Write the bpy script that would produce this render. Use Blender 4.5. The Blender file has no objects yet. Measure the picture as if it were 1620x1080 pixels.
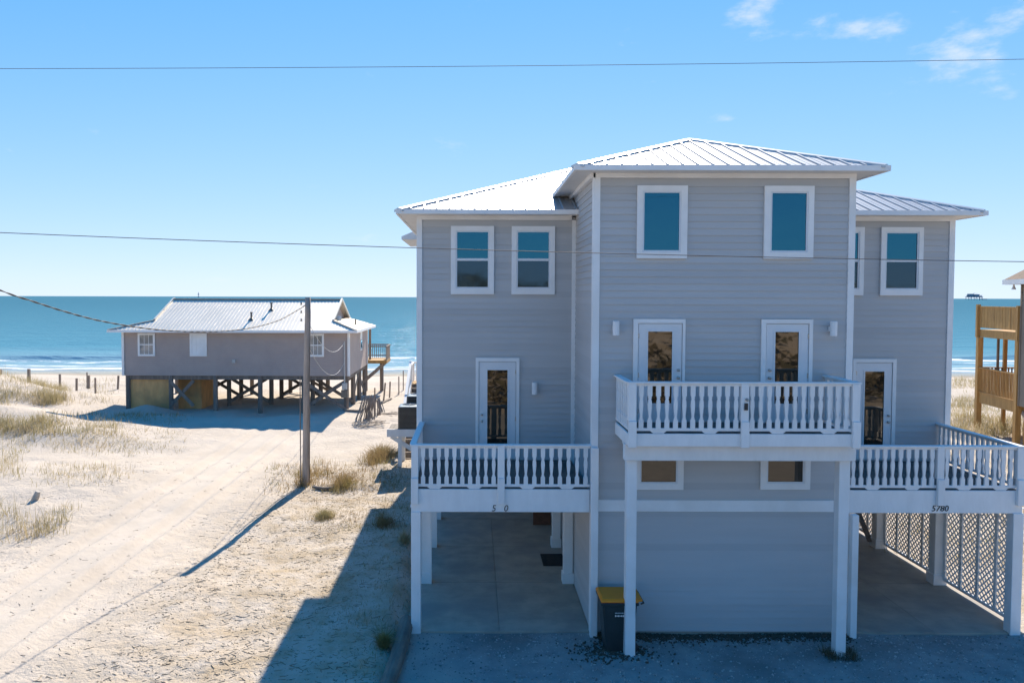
import bpy, math, random
import numpy as np
from mathutils import Vector, Matrix

random.seed(7)
RNG = np.random.default_rng(11)
SC = bpy.context.scene
COL = SC.collection
R = math.radians

# ------------------------------------------------------------------ camera, sky, sun, exposure
F, CX, CY, TH, ROLL, H = 1200.0, 750.0, 515.0, math.atan(45 / 1200), 0.0028, 7.06   # photo pixels (1620 wide)
CAM_M = Matrix.Rotation(math.pi / 2 - TH, 3, 'X') @ Matrix.Rotation(ROLL, 3, 'Z')
cam_d = bpy.data.cameras.new('camera')
cam = bpy.data.objects.new('camera', cam_d)
COL.objects.link(cam)
cam.matrix_world = Matrix.Translation((0, 0, H)) @ CAM_M.to_4x4()
cam_d.sensor_width = 36.0
cam_d.lens = F / 1620 * 36
cam_d.shift_x = (810 - CX) / 1620
cam_d.shift_y = -(540 - CY) / 1620
cam_d.clip_start, cam_d.clip_end = 0.1, 90000
SC.camera = cam

SUN_EL = R(37.0)
SUN_AZ = math.atan2(0.125, 0.992)                # from +Y towards +X
SUN_V = Vector((math.sin(SUN_AZ) * math.cos(SUN_EL), math.cos(SUN_AZ) * math.cos(SUN_EL), math.sin(SUN_EL)))
SKY_STRENGTH = 0.136
SUN_STRENGTH = 2.0
EXPOSURE = 2.2

def world():
    w = bpy.data.worlds.new('World'); SC.world = w; w.use_nodes = True
    nt = w.node_tree; N = nt.nodes; L = nt.links; N.clear()
    out = N.new('ShaderNodeOutputWorld'); bg = N.new('ShaderNodeBackground')
    sky = N.new('ShaderNodeTexSky'); sky.sky_type = 'NISHITA'; sky.sun_disc = False
    sky.sun_elevation = SUN_EL; sky.sun_rotation = SUN_AZ
    sky.altitude = 0; sky.air_density = 0.7; sky.dust_density = 0.0; sky.ozone_density = 4.0
    hs = N.new('ShaderNodeHueSaturation'); hs.inputs['Saturation'].default_value = 1.75
    # soft shoulder on the sky's range, the same in every direction: c / (1 + c/2)
    dn = N.new('ShaderNodeVectorMath'); dn.operation = 'MULTIPLY_ADD'; dn.inputs[1].default_value = (1 / 2,) * 3; dn.inputs[2].default_value = (1, 1, 1)
    dv = N.new('ShaderNodeVectorMath'); dv.operation = 'DIVIDE'
    L.new(sky.outputs[0], dn.inputs[0]); L.new(sky.outputs[0], dv.inputs[0]); L.new(dn.outputs[0], dv.inputs[1])
    L.new(dv.outputs[0], hs.inputs['Color'])
    # thin fair-weather clouds: noise on the sky direction, thickened where the photograph has its puffs
    geo = N.new('ShaderNodeTexCoord')
    mp = N.new('ShaderNodeMapping'); mp.inputs['Scale'].default_value = (1, 1, 2.2)
    L.new(geo.outputs['Generated'], mp.inputs[0])
    n1 = N.new('ShaderNodeTexNoise'); n1.inputs['Scale'].default_value = 13; n1.inputs['Detail'].default_value = 8; n1.inputs['Roughness'].default_value = .58
    L.new(mp.outputs[0], n1.inputs['Vector'])
    nrm = N.new('ShaderNodeVectorMath'); nrm.operation = 'NORMALIZE'
    L.new(geo.outputs['Generated'], nrm.inputs[0])
    acc = None
    for (px, py, rad, amp) in ((1180, 20, .10, .34), (1285, 42, .07, .22), (1385, 48, .065, .55), (1550, 110, .11, .36),
                               (1520, 60, .10, .28), (1600, 30, .08, .3), (1140, 188, .035, .42), (580, 376, .03, .2), (1400, 145, .03, .2), (800, 275, .03, .16)):
        d = CAM_M @ Vector(((px - CX) / F, -(py - CY) / F, -1)); d.normalize()
        sb = N.new('ShaderNodeVectorMath'); sb.operation = 'SUBTRACT'; L.new(nrm.outputs[0], sb.inputs[0]); sb.inputs[1].default_value = d
        sc_ = N.new('ShaderNodeVectorMath'); sc_.operation = 'MULTIPLY'; sc_.inputs[1].default_value = (1, 1, 1.9); L.new(sb.outputs[0], sc_.inputs[0])
        ln = N.new('ShaderNodeVectorMath'); ln.operation = 'LENGTH'; L.new(sc_.outputs[0], ln.inputs[0])
        mr = N.new('ShaderNodeMapRange'); mr.interpolation_type = 'SMOOTHSTEP'
        mr.inputs['From Min'].default_value = rad; mr.inputs['From Max'].default_value = 0
        mr.inputs['To Min'].default_value = 0; mr.inputs['To Max'].default_value = amp
        L.new(ln.outputs['Value'], mr.inputs['Value'])
        if acc is None: acc = mr.outputs[0]
        else:
            a = N.new('ShaderNodeMath'); a.operation = 'MAXIMUM'; L.new(acc, a.inputs[0]); L.new(mr.outputs[0], a.inputs[1]); acc = a.outputs[0]
    sm = N.new('ShaderNodeMath'); sm.operation = 'ADD'; L.new(acc, sm.inputs[0])
    nc = N.new('ShaderNodeMath'); nc.operation = 'MULTIPLY_ADD'; nc.inputs[1].default_value = 1.5; nc.inputs[2].default_value = -.27; L.new(n1.outputs['Fac'], nc.inputs[0]); L.new(nc.outputs[0], sm.inputs[1])
    cr = N.new('ShaderNodeMapRange'); cr.interpolation_type = 'SMOOTHSTEP'
    cr.inputs['From Min'].default_value = .70; cr.inputs['From Max'].default_value = 1.15
    cr.inputs['To Max'].default_value = .72
    L.new(sm.outputs[0], cr.inputs['Value'])
    mx = N.new('ShaderNodeMix'); mx.data_type = 'RGBA'
    L.new(cr.outputs[0], mx.inputs['Factor']); tn = N.new('ShaderNodeVectorMath'); tn.operation = 'MULTIPLY'; tn.inputs[1].default_value = (.80, .91, 1.10); L.new(hs.outputs[0], tn.inputs[0]); L.new(tn.outputs[0], mx.inputs['A']); mx.inputs['B'].default_value = (1.5, 1.55, 1.6, 1)
    L.new(mx.outputs['Result'], bg.inputs['Color'])
    bg.inputs['Strength'].default_value = SKY_STRENGTH
    L.new(bg.outputs[0], out.inputs[0])
world()
sun_d = bpy.data.lights.new('sun', 'SUN'); sun_d.energy = SUN_STRENGTH; sun_d.angle = R(0.5); sun_d.color = (1, .90, .76)
sun = bpy.data.objects.new('sun', sun_d); COL.objects.link(sun)
sun.rotation_euler = (-SUN_V).to_track_quat('-Z', 'Y').to_euler(); sun.location = (10, 60, 60)
vs = SC.view_settings
vs.view_transform = 'Standard'; vs.look = 'None'; vs.gamma = 1; vs.use_curve_mapping = False; vs.exposure = EXPOSURE
SC.render.engine = 'CYCLES'
SC.cycles.max_bounces = 6; SC.cycles.diffuse_bounces = 4; SC.cycles.glossy_bounces = 3

# ------------------------------------------------------------------ photo pixel -> place (distance given by what a thing touches)
def ray(x, y): return CAM_M @ Vector(((x - CX) / F, -(y - CY) / F, -1))
def at(x, y, Y):
    d = ray(x, y); return Vector((0, 0, H)) + d * (Y / d.y)
def gnd(x, y, h=0.0):
    d = ray(x, y); return Vector((0, 0, H)) + d * ((h - H) / d.z)

# ------------------------------------------------------------------ materials
def pmat(name, c1, c2=None, scale=3.0, rough=.6, metal=0.0, bump=0.0, bscale=40.0, stretch=(1, 1, 1), rand=0.0,
         detail=5, spec=.5, c3=None, s3=.4, lines=None, contrast=(.35, .65)):
    m = bpy.data.materials.new(name); m.use_nodes = True
    nt = m.node_tree; N = nt.nodes; L = nt.links
    b = N['Principled BSDF']; b.inputs['Roughness'].default_value = rough; b.inputs['Metallic'].default_value = metal
    b.inputs['Specular IOR Level'].default_value = spec
    geo = N.new('ShaderNodeNewGeometry'); mp = N.new('ShaderNodeMapping'); mp.inputs['Scale'].default_value = stretch
    L.new(geo.outputs['Position'], mp.inputs[0])
    c2 = c2 or tuple(x * .85 for x in c1)
    n = N.new('ShaderNodeTexNoise'); n.inputs['Scale'].default_value = scale; n.inputs['Detail'].default_value = detail
    n.inputs['Roughness'].default_value = .62
    L.new(mp.outputs[0], n.inputs['Vector'])
    mr = N.new('ShaderNodeMapRange'); mr.inputs['From Min'].default_value = contrast[0]; mr.inputs['From Max'].default_value = contrast[1]
    L.new(n.outputs['Fac'], mr.inputs['Value'])
    mx = N.new('ShaderNodeMix'); mx.data_type = 'RGBA'
    L.new(mr.outputs[0], mx.inputs['Factor']); mx.inputs['A'].default_value = (*c1, 1); mx.inputs['B'].default_value = (*c2, 1)
    col = mx.outputs['Result']
    if c3:
        n3 = N.new('ShaderNodeTexNoise'); n3.inputs['Scale'].default_value = s3; n3.inputs['Detail'].default_value = 4
        L.new(geo.outputs['Position'], n3.inputs['Vector'])
        m3 = N.new('ShaderNodeMapRange'); m3.inputs['From Min'].default_value = .48; m3.inputs['From Max'].default_value = .68
        L.new(n3.outputs['Fac'], m3.inputs['Value'])
        x3 = N.new('ShaderNodeMix'); x3.data_type = 'RGBA'; L.new(m3.outputs[0], x3.inputs['Factor'])
        L.new(col, x3.inputs['A']); x3.inputs['B'].default_value = (*c3, 1); col = x3.outputs['Result']
    if rand:
        oi = N.new('ShaderNodeObjectInfo'); rr = N.new('ShaderNodeMapRange')
        rr.inputs['To Min'].default_value = 1 - rand; rr.inputs['To Max'].default_value = 1 + rand
        L.new(oi.outputs['Random'], rr.inputs['Value'])
        hv = N.new('ShaderNodeHueSaturation'); L.new(rr.outputs[0], hv.inputs['Value']); L.new(col, hv.inputs['Color']); col = hv.outputs[0]
    L.new(col, b.inputs['Base Color'])
    h = None
    if bump:
        n2 = N.new('ShaderNodeTexNoise'); n2.inputs['Scale'].default_value = bscale; n2.inputs['Detail'].default_value = 4
        L.new(mp.outputs[0], n2.inputs['Vector']); h = n2.outputs['Fac']
    if lines:     # horizontal laps too far away to build one by one
        sp = N.new('ShaderNodeSeparateXYZ'); L.new(geo.outputs['Position'], sp.inputs[0])
        dv = N.new('ShaderNodeMath'); dv.operation = 'DIVIDE'; L.new(sp.outputs['Z'], dv.inputs[0]); dv.inputs[1].default_value = lines
        fr = N.new('ShaderNodeMath'); fr.operation = 'FRACT'; L.new(dv.outputs[0], fr.inputs[0])
        iv = N.new('ShaderNodeMath'); iv.operation = 'SUBTRACT'; iv.inputs[0].default_value = 1; L.new(fr.outputs[0], iv.inputs[1])
        if h is None: h = iv.outputs[0]
        else:
            ad = N.new('ShaderNodeMath'); ad.operation = 'ADD'; L.new(iv.outputs[0], ad.inputs[0]); L.new(h, ad.inputs[1]); h = ad.outputs[0]
        bump = bump or .6
    if h is not None:
        bp = N.new('ShaderNodeBump'); bp.inputs['Strength'].default_value = min(bump, 1); bp.inputs['Distance'].default_value = .02
        L.new(h, bp.inputs['Height']); L.new(bp.outputs[0], b.inputs['Normal'])
    return m

def glass(name, tint, refl, inner, rough=0.02, wob=.25):
    """coated insulating glass: a mirror-like outer face over a dark room"""
    m = bpy.data.materials.new(name); m.use_nodes = True
    nt = m.node_tree; N = nt.nodes; L = nt.links
    out = N['Material Output']; N.remove(N['Principled BSDF'])
    g = N.new('ShaderNodeBsdfGlossy'); g.inputs['Color'].default_value = (*tint, 1); g.inputs['Roughness'].default_value = rough
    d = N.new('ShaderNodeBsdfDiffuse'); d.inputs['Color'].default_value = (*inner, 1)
    fr = N.new('ShaderNodeFresnel'); fr.inputs['IOR'].default_value = 1.5
    ad = N.new('ShaderNodeMath'); ad.operation = 'ADD'; ad.use_clamp = True; ad.inputs[1].default_value = refl; L.new(fr.outputs[0], ad.inputs[0])
    mx = N.new('ShaderNodeMixShader'); L.new(ad.outputs[0], mx.inputs[0]); L.new(d.outputs[0], mx.inputs[1]); L.new(g.outputs[0], mx.inputs[2])
    geo = N.new('ShaderNodeNewGeometry'); n = N.new('ShaderNodeTexNoise'); n.inputs['Scale'].default_value = 2.2; n.inputs['Detail'].default_value = 1
    L.new(geo.outputs['Position'], n.inputs['Vector'])
    bp = N.new('ShaderNodeBump'); bp.inputs['Strength'].default_value = wob; bp.inputs['Distance'].default_value = .012
    L.new(n.outputs['Fac'], bp.inputs['Height']); L.new(bp.outputs[0], g.inputs['Normal'])
    L.new(mx.outputs[0], out.inputs[0])
    return m

M = {}
M['siding'] = pmat('grey_lap_siding', (.49, .487, .486), (.465, .463, .463), scale=1.6, rough=.62, bump=.12, bscale=30, stretch=(.35, .35, 3), rand=.05)
M['wallcore'] = pmat('grey_wall', (.48, .477, .476), (.455, .453, .453), scale=1.2, rough=.7, lines=.145, bump=.5)
M['white'] = pmat('white_paint', (.85, .845, .835), (.80, .795, .785), scale=2.2, rough=.5, bump=.08, bscale=25, c3=(.77, .76, .74), s3=1.3)
M['whitewood'] = pmat('white_painted_wood', (.84, .835, .825), (.77, .765, .755), scale=4, rough=.55, bump=.15, bscale=30, stretch=(1, 1, .35), rand=.03)
M['soffit'] = pmat('white_soffit', (.74, .735, .72), (.69, .68, .66), scale=2, rough=.6)
M['roof'] = pmat('galvanised_roof', (.60, .60, .605), (.50, .505, .515), scale=.9, rough=.47, metal=.75, bump=.05, bscale=6, rand=.03)
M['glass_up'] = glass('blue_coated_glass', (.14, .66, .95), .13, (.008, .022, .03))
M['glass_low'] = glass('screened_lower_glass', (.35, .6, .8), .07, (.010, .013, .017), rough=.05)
M['glass_door'] = glass('door_glass', (.95, .84, .70), .06, (.02, .016, .013), wob=.04)
M['door'] = pmat('white_door', (.72, .735, .75), (.68, .70, .72), scale=2, rough=.4)
M['metal'] = pmat('brushed_metal', (.45, .44, .42), (.34, .33, .31), scale=30, rough=.35, metal=1)
M['black'] = pmat('black_plastic', (.02, .02, .022), (.035, .035, .037), scale=14, rough=.5)
M['sconce'] = pmat('white_sconce', (.80, .80, .80), (.74, .74, .74), rough=.4)
M['deck'] = pmat('weathered_decking', (.17, .145, .125), (.10, .088, .08), scale=6, rough=.8, bump=.3, bscale=40, stretch=(1, .2, 1), rand=.15)
M['concrete'] = pmat('carport_concrete', (.45, .385, .315), (.33, .285, .235), scale=1.6, rough=.85, rand=.07, bump=.25, bscale=60, c3=(.29, .262, .235), s3=.55)
M['gravel'] = None
M['wood_raw'] = pmat('pressure_treated_wood', (.52, .30, .10), (.38, .21, .07), scale=7, rough=.8, bump=.3, bscale=30, stretch=(1, 1, .18), rand=.12)
M['red_wood'] = pmat('red_brown_wood', (.17, .075, .045), (.11, .05, .032), scale=5, rough=.8)
M['pole_wood'] = pmat('bleached_pole_wood', (.50, .41, .34), (.32, .26, .215), scale=8, rough=.9, bump=.5, bscale=26, stretch=(1, 1, .12))
M['wood_grey'] = pmat('weathered_grey_wood', (.32, .26, .21), (.18, .145, .12), scale=8, rough=.9, bump=.5, bscale=26, stretch=(1, 1, .12), rand=.12)
M['wood_pile'] = pmat('dark_piling', (.24, .20, .17), (.14, .12, .105), scale=6, rough=.9, bump=.4, bscale=20, stretch=(1, 1, .15), rand=.12)
M['plywood'] = pmat('plywood', (.74, .42, .17), (.58, .32, .13), scale=3.5, rough=.85, bump=.2, bscale=20, stretch=(1, 1, .25), c3=(.46, .27, .12), s3=.9)
M['taupe'] = pmat('taupe_siding', (.44, .36, .325), (.40, .325, .295), scale=1.0, rough=.7, lines=.12, bump=.5)
M['brown_siding'] = pmat('brown_vinyl_siding', (.27, .22, .17), (.23, .185, .145), scale=1.0, rough=.7, lines=.12, bump=.6)
M['shingle'] = pmat('brown_shingle', (.20, .135, .10), (.11, .08, .062), scale=9, rough=.9, bump=.6, bscale=16)
M['cream_roof'] = pmat('cream_metal_roof', (.84, .765, .65), (.77, .70, .595), scale=.6, rough=.46, metal=.5, bump=.05)
M['winglass'] = glass('cottage_glass', (.8, .85, .9), .12, (.22, .23, .24))
M['ac_metal'] = pmat('tan_metal', (.20, .175, .145), (.15, .13, .11), scale=3, rough=.5, metal=.3)
M['ac_top'] = pmat('blue_grey_metal', (.22, .27, .32), (.15, .19, .23), scale=6, rough=.35, metal=.6)
M['yellow'] = pmat('yellow_plastic', (.92, .27, .004), (.85, .24, .004), scale=5, rough=.45)
M['bin'] = pmat('dark_green_plastic', (.018, .03, .032), (.025, .04, .042), scale=6, rough=.5)
M['wire'] = pmat('wire', (.09, .075, .065), (.15, .12, .10), scale=6, rough=.6)
M['wire_lt'] = pmat('pale_conduit', (.52, .52, .50), (.42, .42, .40), scale=6, rough=.5)
M['tar_log'] = pmat('old_piling_log', (.20, .185, .15), (.11, .10, .085), scale=6, rough=.9, bump=.5, bscale=22, stretch=(1, .2, 1))
M['rubber'] = pmat('rubber_mat', (.012, .012, .013), (.02, .02, .02), scale=30, rough=.9, bump=.4, bscale=60)
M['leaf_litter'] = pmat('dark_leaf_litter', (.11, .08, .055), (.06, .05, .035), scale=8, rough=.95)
M['litter'] = pmat('straw_litter', (.36, .28, .18), (.15, .11, .075), scale=3.0, rough=.95)
M['grass'] = pmat('dune_grass', (.42, .335, .19), (.27, .235, .11), scale=1.3, rough=.8, c3=(.46, .37, .23), s3=.5)
M['brush'] = pmat('dry_brush', (.34, .24, .11), (.20, .14, .065), scale=2.5, rough=.85, c3=(.25, .22, .08), s3=.9)
def leaf(m):
    nt = m.node_tree; N = nt.nodes; L = nt.links; b = N['Principled BSDF']; out = N['Material Output']
    t = N.new('ShaderNodeBsdfTranslucent'); L.new(b.inputs['Base Color'].links[0].from_socket, t.inputs['Color'])
    mx = N.new('ShaderNodeMixShader'); mx.inputs[0].default_value = .45; L.new(b.outputs[0], mx.inputs[1]); L.new(t.outputs[0], mx.inputs[2]); L.new(mx.outputs[0], out.inputs[0])
M['scrub'] = pmat('scrub', (.15, .115, .06), (.075, .07, .035), scale=.5, rough=.9)
for _k in ('grass', 'brush'): leaf(M[_k])
M['hazed_steel'] = pmat('haze_tinted_steel', (.17, .22, .27), (.21, .26, .31), scale=.05, rough=.7)  # blue-grey of distance haze painted into the steel colour; no air is built
M['shell'] = pmat('pale_driftwood', (.55, .49, .42), (.40, .35, .30), scale=5, rough=.9)
M['asphalt'] = pmat('asphalt', (.34, .31, .27), (.27, .25, .22), scale=3, rough=.9, bump=.3, bscale=90)

# ------------------------------------------------------------------ mesh builder
WPOS = {}
class MB:
    def __init__(s): s.v = []; s.f = []
    def add(s, vs_, fs):
        n = len(s.v); s.v += [tuple(p) for p in vs_]; s.f += [tuple(i + n for i in f) for f in fs]; return s
    def box(s, x0, x1, y0, y1, z0, z1):
        return s.add([(x0, y0, z0), (x1, y0, z0), (x1, y1, z0), (x0, y1, z0), (x0, y0, z1), (x1, y0, z1), (x1, y1, z1), (x0, y1, z1)],
                     [(0, 3, 2, 1), (4, 5, 6, 7), (0, 1, 5, 4), (1, 2, 6, 5), (2, 3, 7, 6), (3, 0, 4, 7)])
    def beam(s, a, b, w, h, up=(0, 0, 1)):
        a = Vector(a); b = Vector(b); d = (b - a).normalized(); u = Vector(up)
        if abs(d.dot(u)) > .98: u = Vector((0, 1, 0))
        r = d.cross(u).normalized(); u = r.cross(d).normalized()
        P = []
        for p in (a, b):
            for (i, j) in ((-1, -1), (1, -1), (1, 1), (-1, 1)): P.append(p + r * (i * w / 2) + u * (j * h / 2))
        return s.add(P, [(0, 1, 2, 3), (7, 6, 5, 4), (0, 4, 5, 1), (1, 5, 6, 2), (2, 6, 7, 3), (3, 7, 4, 0)])
    def tube(s, pts, rad, n=6):
        pts = [Vector(p) for p in pts]; m = len(pts)
        rad = rad if isinstance(rad, (list, tuple)) else [rad] * m
        P = []; Fs = []
        for i, p in enumerate(pts):
            d = (pts[min(i + 1, m - 1)] - pts[max(i - 1, 0)]).normalized()
            u = Vector((0, 0, 1)) if abs(d.z) < .9 else Vector((0, 1, 0))
            r = d.cross(u).normalized(); u = r.cross(d).normalized()
            for k in range(n):
                a = 2 * math.pi * k / n; P.append(p + (r * math.cos(a) + u * math.sin(a)) * rad[i])
        for i in range(m - 1):
            for k in range(n):
                Fs.append((i * n + k, i * n + (k + 1) % n, (i + 1) * n + (k + 1) % n, (i + 1) * n + k))
        Fs.append(tuple(range(n - 1, -1, -1))); Fs.append(tuple(range((m - 1) * n, m * n)))
        return s.add(P, Fs)
    def prism(s, poly, d):
        """polygon of 3D points pushed along d"""
        d = Vector(d); n = len(poly); P = [Vector(p) for p in poly] + [Vector(p) + d for p in poly]
        Fs = [tuple(range(n)), tuple(range(2 * n - 1, n - 1, -1))] + [(i, i + n, (i + 1) % n + n, (i + 1) % n) for i in range(n)]
        return s.add(P, Fs)
    def lathe(s, c, prof, n=10):
        c = Vector(c); P = []; Fs = []
        for (r_, z) in prof:
            for k in range(n):
                a = 2 * math.pi * k / n; P.append((c.x + r_ * math.cos(a), c.y + r_ * math.sin(a), c.z + z))
        for i in range(len(prof) - 1):
            for k in range(n): Fs.append((i * n + k, i * n + (k + 1) % n, (i + 1) * n + (k + 1) % n, (i + 1) * n + k))
        Fs.append(tuple(range(n - 1, -1, -1))); Fs.append(tuple(range((len(prof) - 1) * n, len(prof) * n)))
        return s.add(P, Fs)
    def xform(s, mtx): s.v = [tuple(mtx @ Vector(p)) for p in s.v]; return s
    def build(s, name, mat, parent=None, smooth=False, xf=None, bevel=0):
        if xf is not None: s.xform(xf)
        a = np.array(s.v); lo = a.min(0); hi = a.max(0)
        org = Vector(((lo[0] + hi[0]) / 2, (lo[1] + hi[1]) / 2, lo[2]))
        me = bpy.data.meshes.new(name); me.from_pydata((a - np.array(org)).tolist(), [], s.f); me.update()
        if smooth: me.polygons.foreach_set('use_smooth', [True] * len(me.polygons))
        me.materials.append(M[mat] if isinstance(mat, str) else mat)
        o = place(name, me, org, parent)
        if bevel:
            bm_ = o.modifiers.new('bevel', 'BEVEL'); bm_.width = bevel; bm_.segments = 1; bm_.limit_method = 'ANGLE'
        return o

def place(name, data, loc, parent=None):
    o = bpy.data.objects.new(name, data); COL.objects.link(o); loc = Vector(loc)
    o.location = loc; WPOS[o.name] = loc
    if parent is not None:
        o.parent = parent; o.matrix_parent_inverse = Matrix.Translation(-WPOS[parent.name])
    return o
def copy_at(o, loc, parent):
    c = o.copy(); COL.objects.link(c); c.location = Vector(loc); WPOS[c.name] = Vector(loc)
    c.parent = parent
    c.matrix_parent_inverse = Matrix.Translation(-WPOS[parent.name]) if parent is not None else Matrix.Identity(4)
    return c
def tag(o, label, cat, group=None):
    o['label'] = label; o['category'] = cat
    if group: o['group'] = group
    return o
def thing(name, loc, label, cat, group=None):
    return tag(place(name, None, loc), label, cat, group)
def stuff(o, label=None, cat=None):
    o['kind'] = 'stuff'
    if label: o['label'] = label; o['category'] = cat
    return o
def struct(o): o['kind'] = 'structure'; return o

# ------------------------------------------------------------------ terrain
_G = RNG.random((8, 256, 256))
def vnoise(x, y, k=0):
    x = np.asarray(x, float) + 1000.0; y = np.asarray(y, float) + 1000.0
    xi = np.floor(x).astype(int); yi = np.floor(y).astype(int); fx = x - xi; fy = y - yi
    fx = fx * fx * fx * (fx * (fx * 6 - 15) + 10); fy = fy * fy * fy * (fy * (fy * 6 - 15) + 10)
    g = _G[k]; a = g[xi % 256, yi % 256]; b = g[(xi + 1) % 256, yi % 256]; c = g[xi % 256, (yi + 1) % 256]; d = g[(xi + 1) % 256, (yi + 1) % 256]
    return (a * (1 - fx) + b * fx) * (1 - fy) + (c * (1 - fx) + d * fx) * fy - .5
def sstep(a, b, x):
    t = np.clip((np.asarray(x, float) - a) / (b - a), 0, 1); return t * t * (3 - 2 * t)
SEA = -2.0
def ground_h(X, Y):
    X = np.asarray(X, float); Y = np.asarray(Y, float)
    n = .32 * vnoise(X / 7, Y / 7, 0) + .16 * vnoise(X / 2.6, Y / 2.6, 1) + .07 * vnoise(X / .9, Y / .9, 2) + .035 * vnoise(X / .36, Y / .36, 3)
    track = np.exp(-((X + 10.3) / 2.6) ** 2) * sstep(8, 13, Y) * (1 - sstep(38, 46, Y))     # driven sand
    h = n * (1 - .72 * track)
    wig = .25 * vnoise(Y / 9, 0 * Y, 4)
    for c, dp in ((-9.5, .085), (-11.15, .08), (-8.7, .03), (-12.1, .03)):
        u = X - c - wig; h = h - dp * np.exp(-(u / .24) ** 4) * sstep(8, 12, Y) * (1 - sstep(36, 44, Y)) + dp * .6 * np.exp(-((np.abs(u) - .40) / .15) ** 2) * (1 - sstep(36, 44, Y))
    h = h + .05 * np.exp(-((X + 6.7 - wig) / .22) ** 2) * (1 - sstep(24, 30, Y))
    # dunes on the left and the hummock the grass holds
    for cx, cy, rx, ry, hh in ((-38, 50.5, 8, 4.0, 1.75), (-31.5, 49.5, 3.6, 3.2, 1.0), (-25, 40.5, 6.5, 2.8, .75), (-34, 41, 7, 5, .9), (-19.5, 37.5, 5, 2.6, .28),
                               (-20.0, 46.2, 1.2, 1.1, .45), (-3.2, 31, 2.6, 2.8, .2), (18, 42, 6, 4, .5), (24, 45, 6, 4, .6), (-16, 28, 4, 5, .3)):
        h = h + hh * np.exp(-((X - cx) / rx) ** 2 - ((Y - cy) / ry) ** 2) * (1 + .5 * vnoise(X / 1.7, Y / 1.7, 5))
    # drift before the cottage and the scour beneath it
    h = h + .22 * np.exp(-((X + 13) / 7) ** 2 - ((Y - 42.6) / 1.8) ** 2) - .1 * np.exp(-((X + 13) / 6) ** 2 - ((Y - 46) / 1.6) ** 2)
    # beach falling to the sea
    b = sstep(56, 100, Y)
    h = h * (1 - .8 * b) - 2.45 * b - sstep(98, 240, Y) * 6
    # land behind the viewpoint rises into scrub dunes
    back = sstep(-14, -75, Y)
    h = h + back * (7.2 + 5 * vnoise(X / 24, Y / 24, 6) + 2.5 * vnoise(X / 9, Y / 9, 7)) * (1 - .3 * sstep(-90, -150, Y))
    # level, lowered pad beneath house, drive and street
    pad = sstep(-1.95, -1.25, X + .5 * vnoise(X / 1.1, Y / 1.1, 5) * (Y < 15.4)) * (1 - sstep(13.2, 14.4, X)) * (1 - sstep(36.5, 38, Y)) * sstep(-3, 0, Y)
    road = sstep(-10.5, -9.5, Y) * (1 - sstep(2.5, 3.6, Y))
    p = np.maximum(pad, road)
    h = h * (1 - p) + (-.16) * p
    return h
def gh(x, y): return float(ground_h(x, y))
def land(x, y):
    """where the sight line of a photo pixel meets the terrain"""
    h = 0.0
    for _ in range(4):
        g = gnd(x, y, h); h = .5 * h + .5 * gh(g.x, g.y)
    return g

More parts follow.
